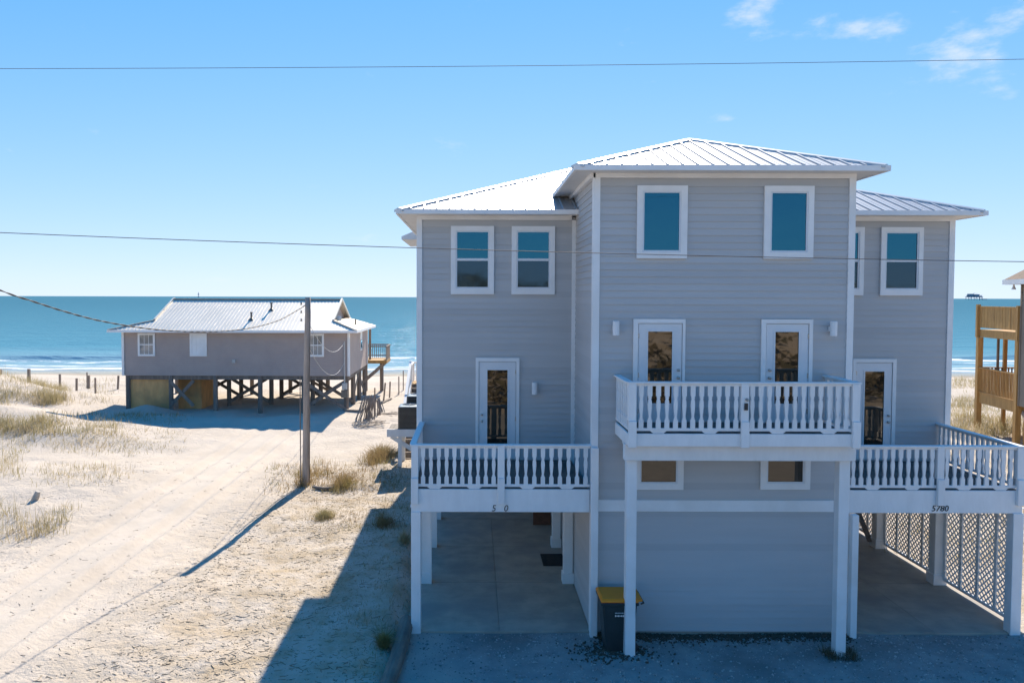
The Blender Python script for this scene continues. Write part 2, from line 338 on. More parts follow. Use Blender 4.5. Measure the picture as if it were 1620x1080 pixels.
def sand_material():
    m = bpy.data.materials.new('white_sand'); m.use_nodes = True
    nt = m.node_tree; N = nt.nodes; L = nt.links; b = N['Principled BSDF']
    b.inputs['Roughness'].default_value = .95; b.inputs['Specular IOR Level'].default_value = .15
    geo = N.new('ShaderNodeNewGeometry')
    def noise(s, d=5, r=.6):
        n = N.new('ShaderNodeTexNoise'); n.inputs['Scale'].default_value = s; n.inputs['Detail'].default_value = d; n.inputs['Roughness'].default_value = r
        L.new(geo.outputs['Position'], n.inputs['Vector']); return n.outputs['Fac']
    def rng(v, a, c, t0=0., t1=1.):
        r_ = N.new('ShaderNodeMapRange'); r_.inputs['From Min'].default_value = a; r_.inputs['From Max'].default_value = c
        r_.inputs['To Min'].default_value = t0; r_.inputs['To Max'].default_value = t1; L.new(v, r_.inputs['Value']); return r_.outputs[0]
    def mix(f, a, c):
        x = N.new('ShaderNodeMix'); x.data_type = 'RGBA'; L.new(f, x.inputs['Factor'])
        if isinstance(a, tuple): x.inputs['A'].default_value = (*a, 1)
        else: L.new(a, x.inputs['A'])
        x.inputs['B'].default_value = (*c, 1); return x.outputs['Result']
    def math_(op, a, c):
        x = N.new('ShaderNodeMath'); x.operation = op
        for i, q in enumerate((a, c)):
            if isinstance(q, (int, float)): x.inputs[i].default_value = q
            else: L.new(q, x.inputs[i])
        return x.outputs[0]
    sp = N.new('ShaderNodeSeparateXYZ'); L.new(geo.outputs['Position'], sp.inputs[0])
    c = mix(rng(noise(.45), .35, .7), (.57, .492, .41), (.49, .42, .345))
    c = mix(rng(noise(2.6, 6), .5, .72, 0, .6), c, (.50, .43, .345))
    # trampled, litter-stained sand between the track and the houses
    near = math_('MULTIPLY', rng(sp.outputs['X'], -9.0, -5.5), rng(sp.outputs['Y'], 36, 26))
    near = math_('MULTIPLY', near, rng(noise(1.1, 6, .68), .38, .62, 0, .85))
    c = mix(near, c, (.40, .31, .205))
    specks = math_('MULTIPLY', rng(noise(26, 3, .7), .62, .74, 0, .8), rng(noise(1.6, 3), .4, .62))
    c = mix(specks, c, (.20, .155, .11))
    # packed band between the ruts
    band = math_('MULTIPLY', rng(math_('ABSOLUTE', math_('ADD', sp.outputs['X'], 10.3), 0), 1.35, .5, 0, .4), rng(noise(.7, 4), .35, .6))
    c = mix(band, c, (.47, .42, .36))
    # wet sand by the water
    c = mix(rng(sp.outputs['Z'], -1.55, -1.9, 0, .85), c, (.30, .255, .20))
    L.new(c, b.inputs['Base Color'])
    rough_area = rng(math_('ABSOLUTE', math_('ADD', sp.outputs['X'], 10.3), 0), .8, 2.6, .35, 1)
    hgt = math_('ADD', math_('MULTIPLY', noise(4.5, 5, .6), 1.0), math_('MULTIPLY', noise(15, 4, .65), .55))
    hgt = math_('MULTIPLY', hgt, rough_area)
    hgt = math_('ADD', hgt, math_('MULTIPLY', noise(80, 2), .08))
    bp = N.new('ShaderNodeBump'); bp.inputs['Strength'].default_value = .8; bp.inputs['Distance'].default_value = .085
    L.new(hgt, bp.inputs['Height']); L.new(bp.outputs[0], b.inputs['Normal'])
    return m
M['sand'] = sand_material()

def grid_mesh(name, xs, ys, zf, mat, smooth=True, parent=None):
    X, Y = np.meshgrid(xs, ys); Z = zf(X, Y)
    v = np.stack([X.ravel(), Y.ravel(), Z.ravel()], 1)
    nx, ny = len(xs), len(ys)
    i = np.arange(nx * ny).reshape(ny, nx)
    f = np.stack([i[:-1, :-1].ravel(), i[:-1, 1:].ravel(), i[1:, 1:].ravel(), i[1:, :-1].ravel()], 1)
    me = bpy.data.meshes.new(name); me.vertices.add(len(v)); me.vertices.foreach_set('co', v.ravel())
    me.loops.add(f.size); me.loops.foreach_set('vertex_index', f.ravel().astype(np.int32))
    me.polygons.add(len(f)); me.polygons.foreach_set('loop_start', np.arange(0, f.size, 4, dtype=np.int32))
    me.polygons.foreach_set('loop_total', np.full(len(f), 4, np.int32))
    if smooth: me.polygons.foreach_set('use_smooth', [True] * len(f))
    me.materials.append(M[mat]); me.update(calc_edges=True); me.validate()
    return place(name, me, (0, 0, 0), parent)
def axis(*segs):
    out = []
    for a, b, st in segs: out += list(np.arange(a, b - 1e-6, st))
    out.append(segs[-1][1]); return np.array(out)
gx = axis((-2500, -400, 350), (-400, -90, 15), (-90, -42, 2), (-42, -17, .3), (-17, -1, .11), (-1, 14, .8), (14, 30, .35), (30, 90, 2.5), (90, 400, 20), (400, 2500, 350))
gy = axis((-900, -160, 60), (-160, -14, 2.4), (-14, 11, 1.2), (11, 32, .12), (32, 62, .22), (62, 110, .7), (110, 260, 10))
struct(grid_mesh('beach_sand', gx, gy, ground_h, 'sand'))

# ---- sea
def sea_material():
    m = bpy.data.materials.new('gulf_water'); m.use_nodes = True
    nt = m.node_tree; N = nt.nodes; L = nt.links; b = N['Principled BSDF']
    geo = N.new('ShaderNodeNewGeometry'); sp = N.new('ShaderNodeSeparateXYZ'); L.new(geo.outputs['Position'], sp.inputs[0])
    def noise(s, st, d=4, r=.6):
        mp = N.new('ShaderNodeMapping'); mp.inputs['Scale'].default_value = st; L.new(geo.outputs['Position'], mp.inputs[0])
        n = N.new('ShaderNodeTexNoise'); n.inputs['Scale'].default_value = s; n.inputs['Detail'].default_value = d; n.inputs['Roughness'].default_value = r
        L.new(mp.outputs[0], n.inputs['Vector']); return n.outputs['Fac']
    def math_(op, a, c, clamp=False):
        x = N.new('ShaderNodeMath'); x.operation = op; x.use_clamp = clamp
        for i, q in enumerate((a, c)):
            if isinstance(q, (int, float)): x.inputs[i].default_value = q
            else: L.new(q, x.inputs[i])
        return x.outputs[0]
    def rng(v, a, c, t0=0., t1=1.):
        r_ = N.new('ShaderNodeMapRange'); r_.interpolation_type = 'SMOOTHSTEP'; r_.inputs['From Min'].default_value = a; r_.inputs['From Max'].default_value = c
        r_.inputs['To Min'].default_value = t0; r_.inputs['To Max'].default_value = t1; L.new(v, r_.inputs['Value']); return r_.outputs[0]
    cr = N.new('ShaderNodeValToRGB'); e = cr.color_ramp.elements
    e[0].position = 0; e[0].color = (.40, .38, .32, 1); e[1].position = 1; e[1].color = (.04, .155, .22, 1)
    for p, c in ((.06, (.31, .38, .41)), (.2, (.22, .36, .43)), (.45, (.085, .24, .32))):
        q = e.new(p); q.color = (*c, 1)
    lg = math_('LOGARITHM', math_('MAXIMUM', math_('SUBTRACT', sp.outputs['Y'], 86), 1), 10)      # 0 at the beach, 1 at 10 m, 3 at 1 km
    L.new(rng(lg, .4, 3.2), cr.inputs[0])
    warp = math_('MULTIPLY', math_('SUBTRACT', noise(.045, (1, 0, 0), 3), .5), 9)
    yy = math_('ADD', sp.outputs['Y'], warp)
    foam = None
    for yc, w, amt in ((94.5, 2.2, .85), (99.5, 2.2, .7), (111.5, 2.8, .85), (105, 2.6, .55)):
        d = math_('ABSOLUTE', math_('SUBTRACT', yy, yc), 0); k = rng(d, w, 0, 0, amt)
        foam = k if foam is None else math_('MAXIMUM', foam, k)
    fb = math_('ADD', math_('MULTIPLY', foam, .5), noise(.8, (.3, 1, 1), 7, .75))
    fm = rng(fb, .74, .9)
    mx = N.new('ShaderNodeMix'); mx.data_type = 'RGBA'; L.new(fm, mx.inputs['Factor']); L.new(cr.outputs[0], mx.inputs['A']); mx.inputs['B'].default_value = (.74, .76, .76, 1)
    # choppy sea: body colour with a share of facet reflections that does not run to a mirror at the horizon
    N.remove(b); out = N['Material Output']
    df = N.new('ShaderNodeBsdfDiffuse'); L.new(mx.outputs['Result'], df.inputs['Color'])
    gl = N.new('ShaderNodeBsdfGlossy'); gl.inputs['Roughness'].default_value = .12
    ms = N.new('ShaderNodeMixShader'); L.new(rng(fm, 0, 1, .12, .02), ms.inputs[0]); L.new(df.outputs[0], ms.inputs[1]); L.new(gl.outputs[0], ms.inputs[2])
    L.new(ms.outputs[0], out.inputs[0])
    hh = math_('ADD', math_('MULTIPLY', noise(.22, (.35, 1, 1), 5, .62), 1.6), math_('MULTIPLY', noise(1.5, (.6, 1, 1), 4, .65), .28))
    bp = N.new('ShaderNodeBump'); bp.inputs['Strength'].default_value = 1; bp.inputs['Distance'].default_value = .6
    L.new(hh, bp.inputs['Height']); L.new(bp.outputs[0], gl.inputs['Normal']); L.new(bp.outputs[0], df.inputs['Normal'])
    return m
M['sea'] = sea_material()
def sea_h(X, Y):
    fade = np.exp(-np.clip(Y - 100, 0, None) / 150.0) * sstep(88, 99, Y)
    w = .16 * np.sin((Y + 7 * vnoise(X / 45, Y / 40, 1)) * 2 * math.pi / 13.0) * (.4 + 1.4 * np.clip(vnoise(X / 40, Y / 30, 2) + .4, 0, 1))
    w = np.sign(w) * np.abs(w) ** 1.0 + .10 * vnoise(X / 6, Y / 2.5, 3)
    brk = .55 * np.exp(-((Y + 9 * vnoise(X / 22, 0 * Y, 0) - 111.5) / 1.3) ** 2) * np.clip(.55 + 1.1 * vnoise(X / 30, 0 * Y, 4), 0, 1)
    return SEA + w * fade * .8 + brk
sx = axis((-40000, -4000, 6000), (-4000, -400, 450), (-400, -110, 30), (-110, 100, 1.6), (100, 400, 30), (400, 4000, 450), (4000, 40000, 6000))
sy = axis((87, 135, .45), (135, 260, 1.6), (260, 600, 34), (600, 4000, 425), (4000, 60000, 8000))
struct(grid_mesh('sea', sx, sy, sea_h, 'sea'))

# ---- street behind the viewpoint, gravel drive, carport slab
def gravel_material():
    m = pmat('gravel_drive', (.36, .345, .325), (.27, .26, .25), scale=2.2, rough=.95, bump=.8, bscale=55, c3=(.20, .195, .185), s3=.5)
    nt = m.node_tree; N = nt.nodes; L = nt.links; b = N['Principled BSDF']
    old = b.inputs['Base Color'].links[0].from_socket
    geo = N.new('ShaderNodeNewGeometry')
    v = N.new('ShaderNodeTexVoronoi'); v.inputs['Scale'].default_value = 17; L.new(geo.outputs['Position'], v.inputs['Vector'])
    mr = N.new('ShaderNodeMapRange'); mr.inputs['From Min'].default_value = .25; mr.inputs['From Max'].default_value = .08; mr.inputs['To Max'].default_value = .75
    L.new(v.outputs['Distance'], mr.inputs['Value'])
    cm = N.new('ShaderNodeMath'); cm.operation = 'GREATER_THAN'; cm.inputs[1].default_value = .80
    sv = N.new('ShaderNodeSeparateColor'); L.new(v.outputs['Color'], sv.inputs[0]); L.new(sv.outputs[0], cm.inputs[0])
    mu = N.new('ShaderNodeMath'); mu.operation = 'MULTIPLY'; L.new(mr.outputs[0], mu.inputs[0]); L.new(cm.outputs[0], mu.inputs[1])
    x = N.new('ShaderNodeMix'); x.data_type = 'RGBA'; L.new(mu.outputs[0], x.inputs['Factor']); L.new(old, x.inputs['A']); x.inputs['B'].default_value = (.58, .56, .53, 1)
    # blown sand along the log
    sp = N.new('ShaderNodeSeparateXYZ'); L.new(geo.outputs['Position'], sp.inputs[0])
    n = N.new('ShaderNodeTexNoise'); n.inputs['Scale'].default_value = 1.4; n.inputs['Detail'].default_value = 6; L.new(geo.outputs['Position'], n.inputs['Vector'])
    ad = N.new('ShaderNodeMath'); ad.operation = 'MULTIPLY_ADD'; ad.inputs[1].default_value = 2.2; L.new(n.outputs['Fac'], ad.inputs[0]); L.new(sp.outputs['X'], ad.inputs[2])
    m2 = N.new('ShaderNodeMapRange'); m2.inputs['From Min'].default_value = 1.2; m2.inputs['From Max'].default_value = -.2; m2.inputs['To Max'].default_value = .85
    L.new(ad.outputs[0], m2.inputs['Value'])
    y = N.new('ShaderNodeMix'); y.data_type = 'RGBA'; L.new(m2.outputs[0], y.inputs['Factor']); L.new(x.outputs['Result'], y.inputs['A']); y.inputs['B'].default_value = (.46, .41, .355, 1)
    L.new(y.outputs['Result'], b.inputs['Base Color'])
    return m
M['gravel'] = gravel_material()
def drive_h(X, Y): return -.035 + .05 * vnoise(X / 2.5, Y / 2.5, 1) + .02 * vnoise(X / .5, Y / .5, 2) - .05 * sstep(-1.3, -1.6, X)
struct(grid_mesh('gravel_drive', axis((-1.62, 13.2, .12)), axis((2.6, 15.79, .12)), drive_h, 'gravel'))
struct(MB().box(-150, 150, -9.2, 2.5, -.25, -.11).build('street', 'asphalt'))
sl = struct(MB().box(-1.40, 11.73, 15.81, 36.2, -.2, -.02).build('carport_floor', 'concrete'))
for (xa, xb) in ((-1.42, .55), (.56, 2.47), (2.48, 7.86), (7.87, 9.77), (9.78, 11.75)):       # cast bays with open joints
    for (ya, yb) in ((15.8, 18.55), (18.56, 21.25), (21.26, 23.95), (23.96, 28.0), (28.01, 36.1)):
        MB().box(xa, xb, ya, yb, -.15, .005 - .002 * random.random()).build('slab', 'concrete', sl)

# ------------------------------------------------------------------ the house
YT, YW, YE = 15.8, 18.7, 36.0           # tower face, wing face, rear
house = thing('beach_house', (5.2, 18.7, 0), 'large grey two-family beach house with white trim, three balconies and metal roof', 'house')

def wall_box(x0, x1, y0, y1, z0, z1): return MB().box(x0, x1, y0, y1, z0, z1)
tower_wall = wall_box(2.5, 7.84, YT, 24.0, 0.0, 9.60).build('tower_wall', 'wallcore', house)
tower_wall['label'] = 'tall grey middle section of the house front'
wing_w = wall_box(-1.37, 2.49, YW, YE, 2.62, 9.02).build('wing_wall', 'wallcore', house)
wing_e = wall_box(7.85, 11.74, YW, YE, 2.62, 9.02).build('wing_wall', 'wallcore', house)
core = wall_box(2.52, 7.82, 24.01, YE, 0, 9.02).build('rear_wall', 'wallcore', house)
bump = wall_box(-1.9, -1.372, 25.85, 28.4, 2.62, 8.98).build('side_bay', 'wallcore', house)

EXPO = .1435
def siding(wall, axis_, a0, a1, pos, z0, z1, skip=()):
    """lap boards along X (front faces, towards -Y) or along Y (side faces; sgn gives the outward X side)"""
    L_ = a1 - a0; mb = MB()
    t0, t1 = .0235, .004
    if axis_ == 'x':
        mb.add([(a0, pos, 0), (a1, pos, 0), (a1, pos, EXPO + .012), (a0, pos, EXPO + .012), (a0, pos - t0, 0), (a1, pos - t0, 0), (a1, pos - t1, EXPO + .012), (a0, pos - t1, EXPO + .012)],
               [(0, 1, 2, 3), (4, 7, 6, 5), (0, 4, 5, 1), (3, 2, 6, 7), (0, 3, 7, 4), (1, 5, 6, 2)])
    else:
        s_ = -1 if axis_ == 'y-' else 1
        mb.add([(pos, a0, 0), (pos, a1, 0), (pos, a1, EXPO + .012), (pos, a0, EXPO + .012), (pos + s_ * t0, a0, 0), (pos + s_ * t0, a1, 0), (pos + s_ * t1, a1, EXPO + .012), (pos + s_ * t1, a0, EXPO + .012)],
               [(0, 1, 2, 3), (4, 7, 6, 5), (0, 4, 5, 1), (3, 2, 6, 7), (0, 3, 7, 4), (1, 5, 6, 2)])
    z = z0; first = None
    while z < z1 - .02:
        if any(s0 < z + EXPO * .5 < s1 for s0, s1 in skip): z += EXPO; continue
        if first is None:
            first = mb.build('siding_plank', 'siding', wall); base = first.location.copy(); first.location.z = z; WPOS[first.name] = first.location.copy()
        else: copy_at(first, (base.x, base.y, z), wall)
        z += EXPO
siding(tower_wall, 'x', 2.60, 7.75, YT - .001, .03, 9.52, skip=((2.58, 2.82),))
siding(tower_wall, 'y-', YT + .1, YW - .1, 2.499, .03, 9.52)
siding(wing_w, 'x', -1.28, 2.40, YW - .001, 3.04, 8.94)
siding(wing_e, 'x', 7.95, 11.65, YW - .001, 3.04, 8.94)

tr = lambda *b, n='corner_trim', p=house: MB().box(*b).build(n, 'white', p)
# corner boards, frieze, belly band
tr(2.46, 2.60, YT - .045, YT - .001, 0, 9.53); tr(2.455, 2.499, YT - .044, YT + .10, 0, 9.53)
tr(7.75, 7.88, YT - .045, YT - .001, 0, 9.53); tr(7.841, 7.885, YT - .044, YT + .1, 0, 9.53)
tr(-1.41, -1.28, YW - .045, YW - .001, 2.6, 8.95); tr(-1.415, -1.371, YW - .044, YW + .1, 2.6, 8.95)
tr(2.40, 2.498, YW - .045, YW - .001, 2.6, 8.95)
tr(7.85, 7.95, YW - .045, YW - .001, 2.6, 8.95); tr(11.65, 11.78, YW - .045, YW - .001, 2.6, 8.95); tr(11.741, 11.785, YW - .044, YW + .1, 2.6, 8.95)
tr(2.457, 7.883, YT - .05, YT - .002, 9.53, 9.66, n='frieze_board')
tr(2.40, 2.498, YT - .05, 19.6, 9.53, 9.66, n='frieze_board')
tr(-1.412, 2.39, YW - .05, YW - .002, 8.95, 9.10, n='frieze_board')
tr(7.89, 11.782, YW - .05, YW - .002, 8.95, 9.10, n='frieze_board')
tr(2.603, 7.55, YT - .05, YT - .002, 2.585, 2.825, n='belly_band')

# ---- roofs
def clip(poly, a, b_, c):                # keep a*x+b*y<=c
    out = []
    for i in range(len(poly)):
        p, q = poly[i], poly[(i + 1) % len(poly)]; dp = a * p[0] + b_ * p[1] - c; dq = a * q[0] + b_ * q[1] - c
        if dp <= 0: out.append(p)
        if (dp < 0 < dq) or (dq < 0 < dp):
            t = dp / (dp - dq); out.append((p[0] + t * (q[0] - p[0]), p[1] + t * (q[1] - p[1])))
    return out
def roof_slope(roof, poly, zf, along, step=.305, mat='roof'):
    """poly: plan outline of one slope; panels run up the slope, cut along X or Y"""
    k = 0 if along == 'x' else 1
    lo = min(p[k] for p in poly); hi = max(p[k] for p in poly); u = lo
    while u < hi - .02:
        a = (1, 0) if k == 0 else (0, 1)
        P = clip(clip(poly, -a[0], -a[1], -u), a[0], a[1], min(u + step, hi))
        if len(P) >= 3:
            mb = MB(); ar = sum(P[i][0] * P[(i + 1) % len(P)][1] - P[(i + 1) % len(P)][0] * P[i][1] for i in range(len(P)))
            if ar < 0: P = P[::-1]
            mb.prism([(x, y, zf(x, y) + .012) for x, y in P][::-1], (0, 0, -.014)); mb.f = [f[::-1] for f in mb.f]
            mb.f = mb.f
            # raised rib on the panel's edge
            e = [p for p in clip(clip(poly, -a[0], -a[1], -(u - .001)), a[0], a[1], u + .001)]
            if len(e) >= 3:
                o = 1 - k; e0 = min(q[o] for q in e); e1 = max(q[o] for q in e)
                if e1 - e0 > .12:
                    pa = (u, e0) if k == 0 else (e0, u); pb = (u, e1) if k == 0 else (e1, u)
                    mb.beam((pa[0], pa[1], zf(*pa) + .027), (pb[0], pb[1], zf(*pb) + .027), .04, .03)
            # a flute along the middle of the pan
            um = min(u + step * .5, hi - .001)
            e = clip(clip(poly, -a[0], -a[1], -(um - .001)), a[0], a[1], um + .001)
            if len(e) >= 3:
                o = 1 - k; e0 = min(q[o] for q in e); e1 = max(q[o] for q in e)
                if e1 - e0 > .25:
                    pa = (um, e0) if k == 0 else (e0, um); pb = (um, e1) if k == 0 else (e1, um)
                    mb.beam((pa[0], pa[1], zf(*pa) + .013), (pb[0], pb[1], zf(*pb) + .013), .022, .010)
            mb.build('roof_panel', mat, roof)
        u += step
def ridge_cap(roof, a, b_, mat='roof', w=.15):
    """folded cap lying on both slopes"""
    a = Vector(a); b_ = Vector(b_); d = b_ - a; p = Vector((-d.y, d.x, 0)).normalized()
    dr = P_ * w * (.7071 if abs(d.z) > .01 else 1.0)
    V = []
    for q in (a, b_):
        for (o, zz) in ((-w, -dr), (0, 0), (w, -dr)):
            V += [q + p * o + Vector((0, 0, zz + .050)), q + p * o + Vector((0, 0, zz - .01))]
    F_ = [(0, 2, 8, 6), (2, 4, 10, 8), (1, 7, 9, 3), (3, 9, 11, 5), (0, 6, 7, 1), (4, 5, 11, 10), (0, 1, 3, 2), (2, 3, 5, 4), (6, 8, 9, 7), (8, 10, 11, 9)]
    MB().add(V, F_).build('ridge_cap', mat, roof)
P_ = .37
EZ, EX0, EX1, EY0, EY1 = 9.14, -1.82, 12.19, 18.2, 36.5
hw = (EX1 - EX0) / 2; xm = (EX0 + EX1) / 2
mdeck = MB()
A = (EX0, EY0, EZ); B = (EX1, EY0, EZ); C_ = (EX1, EY1, EZ); D = (EX0, EY1, EZ); PF = (xm, EY0 + hw, EZ + P_ * hw); PB = (xm, EY1 - hw, EZ + P_ * hw)
mdeck.add([A, B, C_, D, PF, PB], [(0, 1, 4), (1, 2, 5, 4), (2, 3, 5), (3, 0, 4, 5), (0, 3, 2, 1)])
mroof = mdeck.build('roof', 'roof', house)
zfront = lambda x, y: EZ + P_ * (y - EY0)
roof_slope(mroof, [(EX0, EY0), (EX1, EY0), (xm, EY0 + hw)], zfront, 'x')
roof_slope(mroof, [(EX0, EY0), (xm, EY0 + hw), (xm, EY1 - hw), (EX0, EY1)], lambda x, y: EZ + P_ * (x - EX0), 'y', step=.61)
roof_slope(mroof, [(EX1, EY0), (xm, EY0 + hw), (xm, EY1 - hw), (EX1, EY1)], lambda x, y: EZ + P_ * (EX1 - x), 'y', step=.61)
ridge_cap(mroof, A, PF); ridge_cap(mroof, B, PF); ridge_cap(mroof, PF, PB); ridge_cap(mroof, C_, PB); ridge_cap(mroof, D, PB)
def eave(roof, x0, x1, y0, y1, z, hgt=.10, front_to=None):
    fb = lambda *b: MB().box(*b).build('gutter', 'white', roof)
    fb(x0 - .05, x1 + .05, y0 - .06, y0 - .002, z - hgt, z + .008)
    fb(x0 - .058, x0 - .002, y0 - .003, y1, z - hgt, z + .006); fb(x1 + .002, x1 + .058, y0 - .003, y1, z - hgt, z + .006)
    MB().box(x0, x1, y0, y1, z - hgt + .012, z - hgt + .024).build('soffit', 'soffit', roof)
eave(mroof, EX0, EX1, EY0, EY1, EZ)
TZ, TX0, TX1, TY0 = 9.71, 2.06, 8.29, 15.35
tw = (TX1 - TX0) / 2; tm = (TX0 + TX1) / 2; TY1 = EY0 + (TZ - EZ) / P_ + .3
TP = (tm, TY0 + tw, TZ + P_ * tw); TB = (tm, EY0 + (TZ + P_ * tw - EZ) / P_ + .3, TZ + P_ * tw)
tdeck = MB().add([(TX0, TY0, TZ), (TX1, TY0, TZ), (TX1, TY1, TZ), (TX0, TY1, TZ), TP, TB], [(0, 1, 4), (1, 2, 5, 4), (3, 0, 4, 5), (0, 3, 2, 1), (2, 3, 5)])
troof = tdeck.build('tower_roof', 'roof', house)
roof_slope(troof, [(TX0, TY0), (TX1, TY0), (tm, TY0 + tw)], lambda x, y: TZ + P_ * (y - TY0), 'x')
roof_slope(troof, [(TX0, TY0), (tm, TY0 + tw), (tm, TB[1]), (TX0, TY1)], lambda x, y: TZ + P_ * (x - TX0), 'y')
roof_slope(troof, [(TX1, TY0), (tm, TY0 + tw), (tm, TB[1]), (TX1, TY1)], lambda x, y: TZ + P_ * (TX1 - x), 'y')
ridge_cap(troof, (TX0, TY0, TZ), TP); ridge_cap(troof, (TX1, TY0, TZ), TP); ridge_cap(troof, TP, TB)
eave(troof, TX0, TX1, TY0, TY1 - .2, TZ)
bay_roof = MB().add([(-2.42, 25.3, 9.07), (-2.42, 28.95, 9.07), (-1.80, 28.95, 9.33), (-1.80, 25.3, 9.33), (-2.42, 25.3, 8.97), (-2.42, 28.95, 8.97), (-1.80, 28.95, 8.97), (-1.80, 25.3, 8.97)],
                    [(0, 3, 2, 1), (4, 5, 6, 7), (0, 1, 5, 4), (1, 2, 6, 5), (2, 3, 7, 6), (3, 0, 4, 7)]).build('bay_roof', 'soffit', house)

# ---- windows and doors
def window(x0, x1, z0, z1, Y, gx0, gx1, gz0, gz1, mid=None, label=None):
    y0, y1 = Y - .075, Y - .022
    mb = MB(); t = .035
    mb.box(x0, gx0 - t, y0, y1, z0, z1).box(gx1 + t, x1, y0, y1, z0, z1).box(gx0 - t, gx1 + t, y0, y1, gz1 + t, z1).box(gx0 - t, gx1 + t, y0, y1, z0, gz0 - t)
    w = mb.build('window', 'white', house)
    fr = MB(); f0, f1 = Y - .06, Y - .022
    fr.box(gx0 - t, gx0, f0, f1, gz0 - t, gz1 + t).box(gx1, gx1 + t, f0, f1, gz0 - t, gz1 + t).box(gx0, gx1, f0, f1, gz1, gz1 + t).box(gx0, gx1, f0, f1, gz0 - t, gz0)
    fr.build('sash_frame', 'door', w)
    if mid:
        MB().box(gx0, gx1, Y - .056, Y - .022, mid - .03, mid + .03).build('meeting_rail', 'door', w)
        MB().box(gx0, gx1, Y - .036, Y - .027, mid + .03, gz1).build('pane', 'glass_up', w)
        MB().box(gx0, gx1, Y - .032, Y - .027, gz0, mid - .03).build('pane', 'glass_low', w)['label'] = 'darker lower pane behind an insect screen'
    else:
        MB().box(gx0, gx1, Y - .036, Y - .027, gz0, gz1).build('pane', 'glass_up' if z0 > 5 else 'glass_door', w)
    return w
for g0 in (-.42, 1.07): window(g0 - .155, g0 + .905, 7.13, 8.80, YW, g0, g0 + .755, 7.31, 8.65, 7.98)
for g0 in (10.11, 8.66): window(g0 - .145, g0 + .89, 7.13, 8.80, YW, g0, g0 + .745, 7.31, 8.65, 7.98)
window(3.36, 4.40, 7.87, 9.37, YT, 3.51, 4.235, 8.04, 9.22); window(5.99, 7.01, 7.87, 9.37, YT, 6.15, 6.86, 8.04, 9.22)
window(3.37, 4.39, 3.05, 3.99, YT, 3.51, 4.235, 3.21, 3.86); window(6.00, 7.04, 3.06, 3.99, YT, 6.16, 6.89, 3.22, 3.86)

def door(x0, x1, z0, z1, Y, g0, g1, gz0, gz1, s0, s1, knob_right):
    y1 = Y - .022
    fr = MB(); fr.box(x0, s0 - .012, Y - .07, y1, z0, z1 + .10).box(s1 + .012, x1, Y - .07, y1, z0, z1 + .10).box(s0 - .012, s1 + .012, Y - .07, y1, z1 + .012, z1 + .10)
    d = fr.build('door', 'white', house)
    sl_ = MB(); a, b_ = Y - .052, Y - .024
    sl_.box(s0, g0, a, b_, z0 + .02, z1).box(g1, s1, a, b_, z0 + .02, z1).box(g0, g1, a, b_, gz1, z1).box(g0, g1, a, b_, z0 + .02, gz0)
    sl_.box(s0 - .012, s1 + .012, Y - .033, Y - .0235, z0, z0 + .018)
    sl_.build('door_leaf', 'door', d)
    m2 = MB(); t = .022
    m2.box(g0 - t, g0 + .012, a - .012, a - .001, gz0 - t, gz1 + t).box(g1 - .012, g1 + t, a - .012, a - .001, gz0 - t, gz1 + t).box(g0 + .012, g1 - .012, a - .012, a - .001, gz1 - .012, gz1 + t).box(g0 + .012, g1 - .012, a - .012, a - .001, gz0 - t, gz0 + .012)
    m2.build('glass_moulding', 'door', d)
    MB().box(g0, g1, Y - .042, Y - .032, gz0, gz1).build('pane', 'glass_door', d)
    kx = s1 - .07 if knob_right else s0 + .07
    for nm, kz, r_ in (('knob', z0 + .95, .033), ('deadbolt', z0 + 1.11, .03)):
        k = MB().lathe((0, 0, 0), [(r_, 0), (r_, .01), (.012, .014), (.012, .035), (r_ * .9, .045), (r_ * .9, .062), (.01, .07)], 10)
        k.xform(Matrix.Translation((kx, a - .001, kz)) @ Matrix.Rotation(math.pi / 2, 4, 'X')).build(nm, 'metal', d)
    hx = s0 - .006 if knob_right else s1 + .006
    for q in (.25, 1.0, z1 - z0 - .25): MB().box(hx - .018, hx + .018, Y - .062, Y - .05, z0 + q - .05, z0 + q + .05).build('hinge', 'metal', d)
    return d
door(3.31, 4.39, 4.45, 6.52, YT, 3.605, 4.13, 4.85, 6.37, 3.42, 4.32, True)
door(5.97, 7.04, 4.45, 6.52, YT, 6.25, 6.76, 4.85, 6.37, 6.08, 6.95, False)
door(.04, 1.12, 3.06, 5.47, YW, .32, .84, 3.33, 5.28, .13, 1.03, False)
door(9.34, 10.41, 3.06, 5.47, YW, 9.63, 10.13, 3.33, 5.27, 9.43, 10.31, True)
def sconce(x, z, Y):
    s_ = MB().lathe((x, Y - .16, z), [(.066, 0), (.07, .01), (.07, .29), (.062, .30)], 12).build('wall_light', 'sconce', house, smooth=False)
    MB().box(x - .05, x + .05, Y - .10, Y - .024, z + .09, z + .2).build('bracket', 'sconce', s_)
sconce(2.93, 6.28, YT); sconce(7.42, 6.28, YT); sconce(1.49, 4.68, YW)

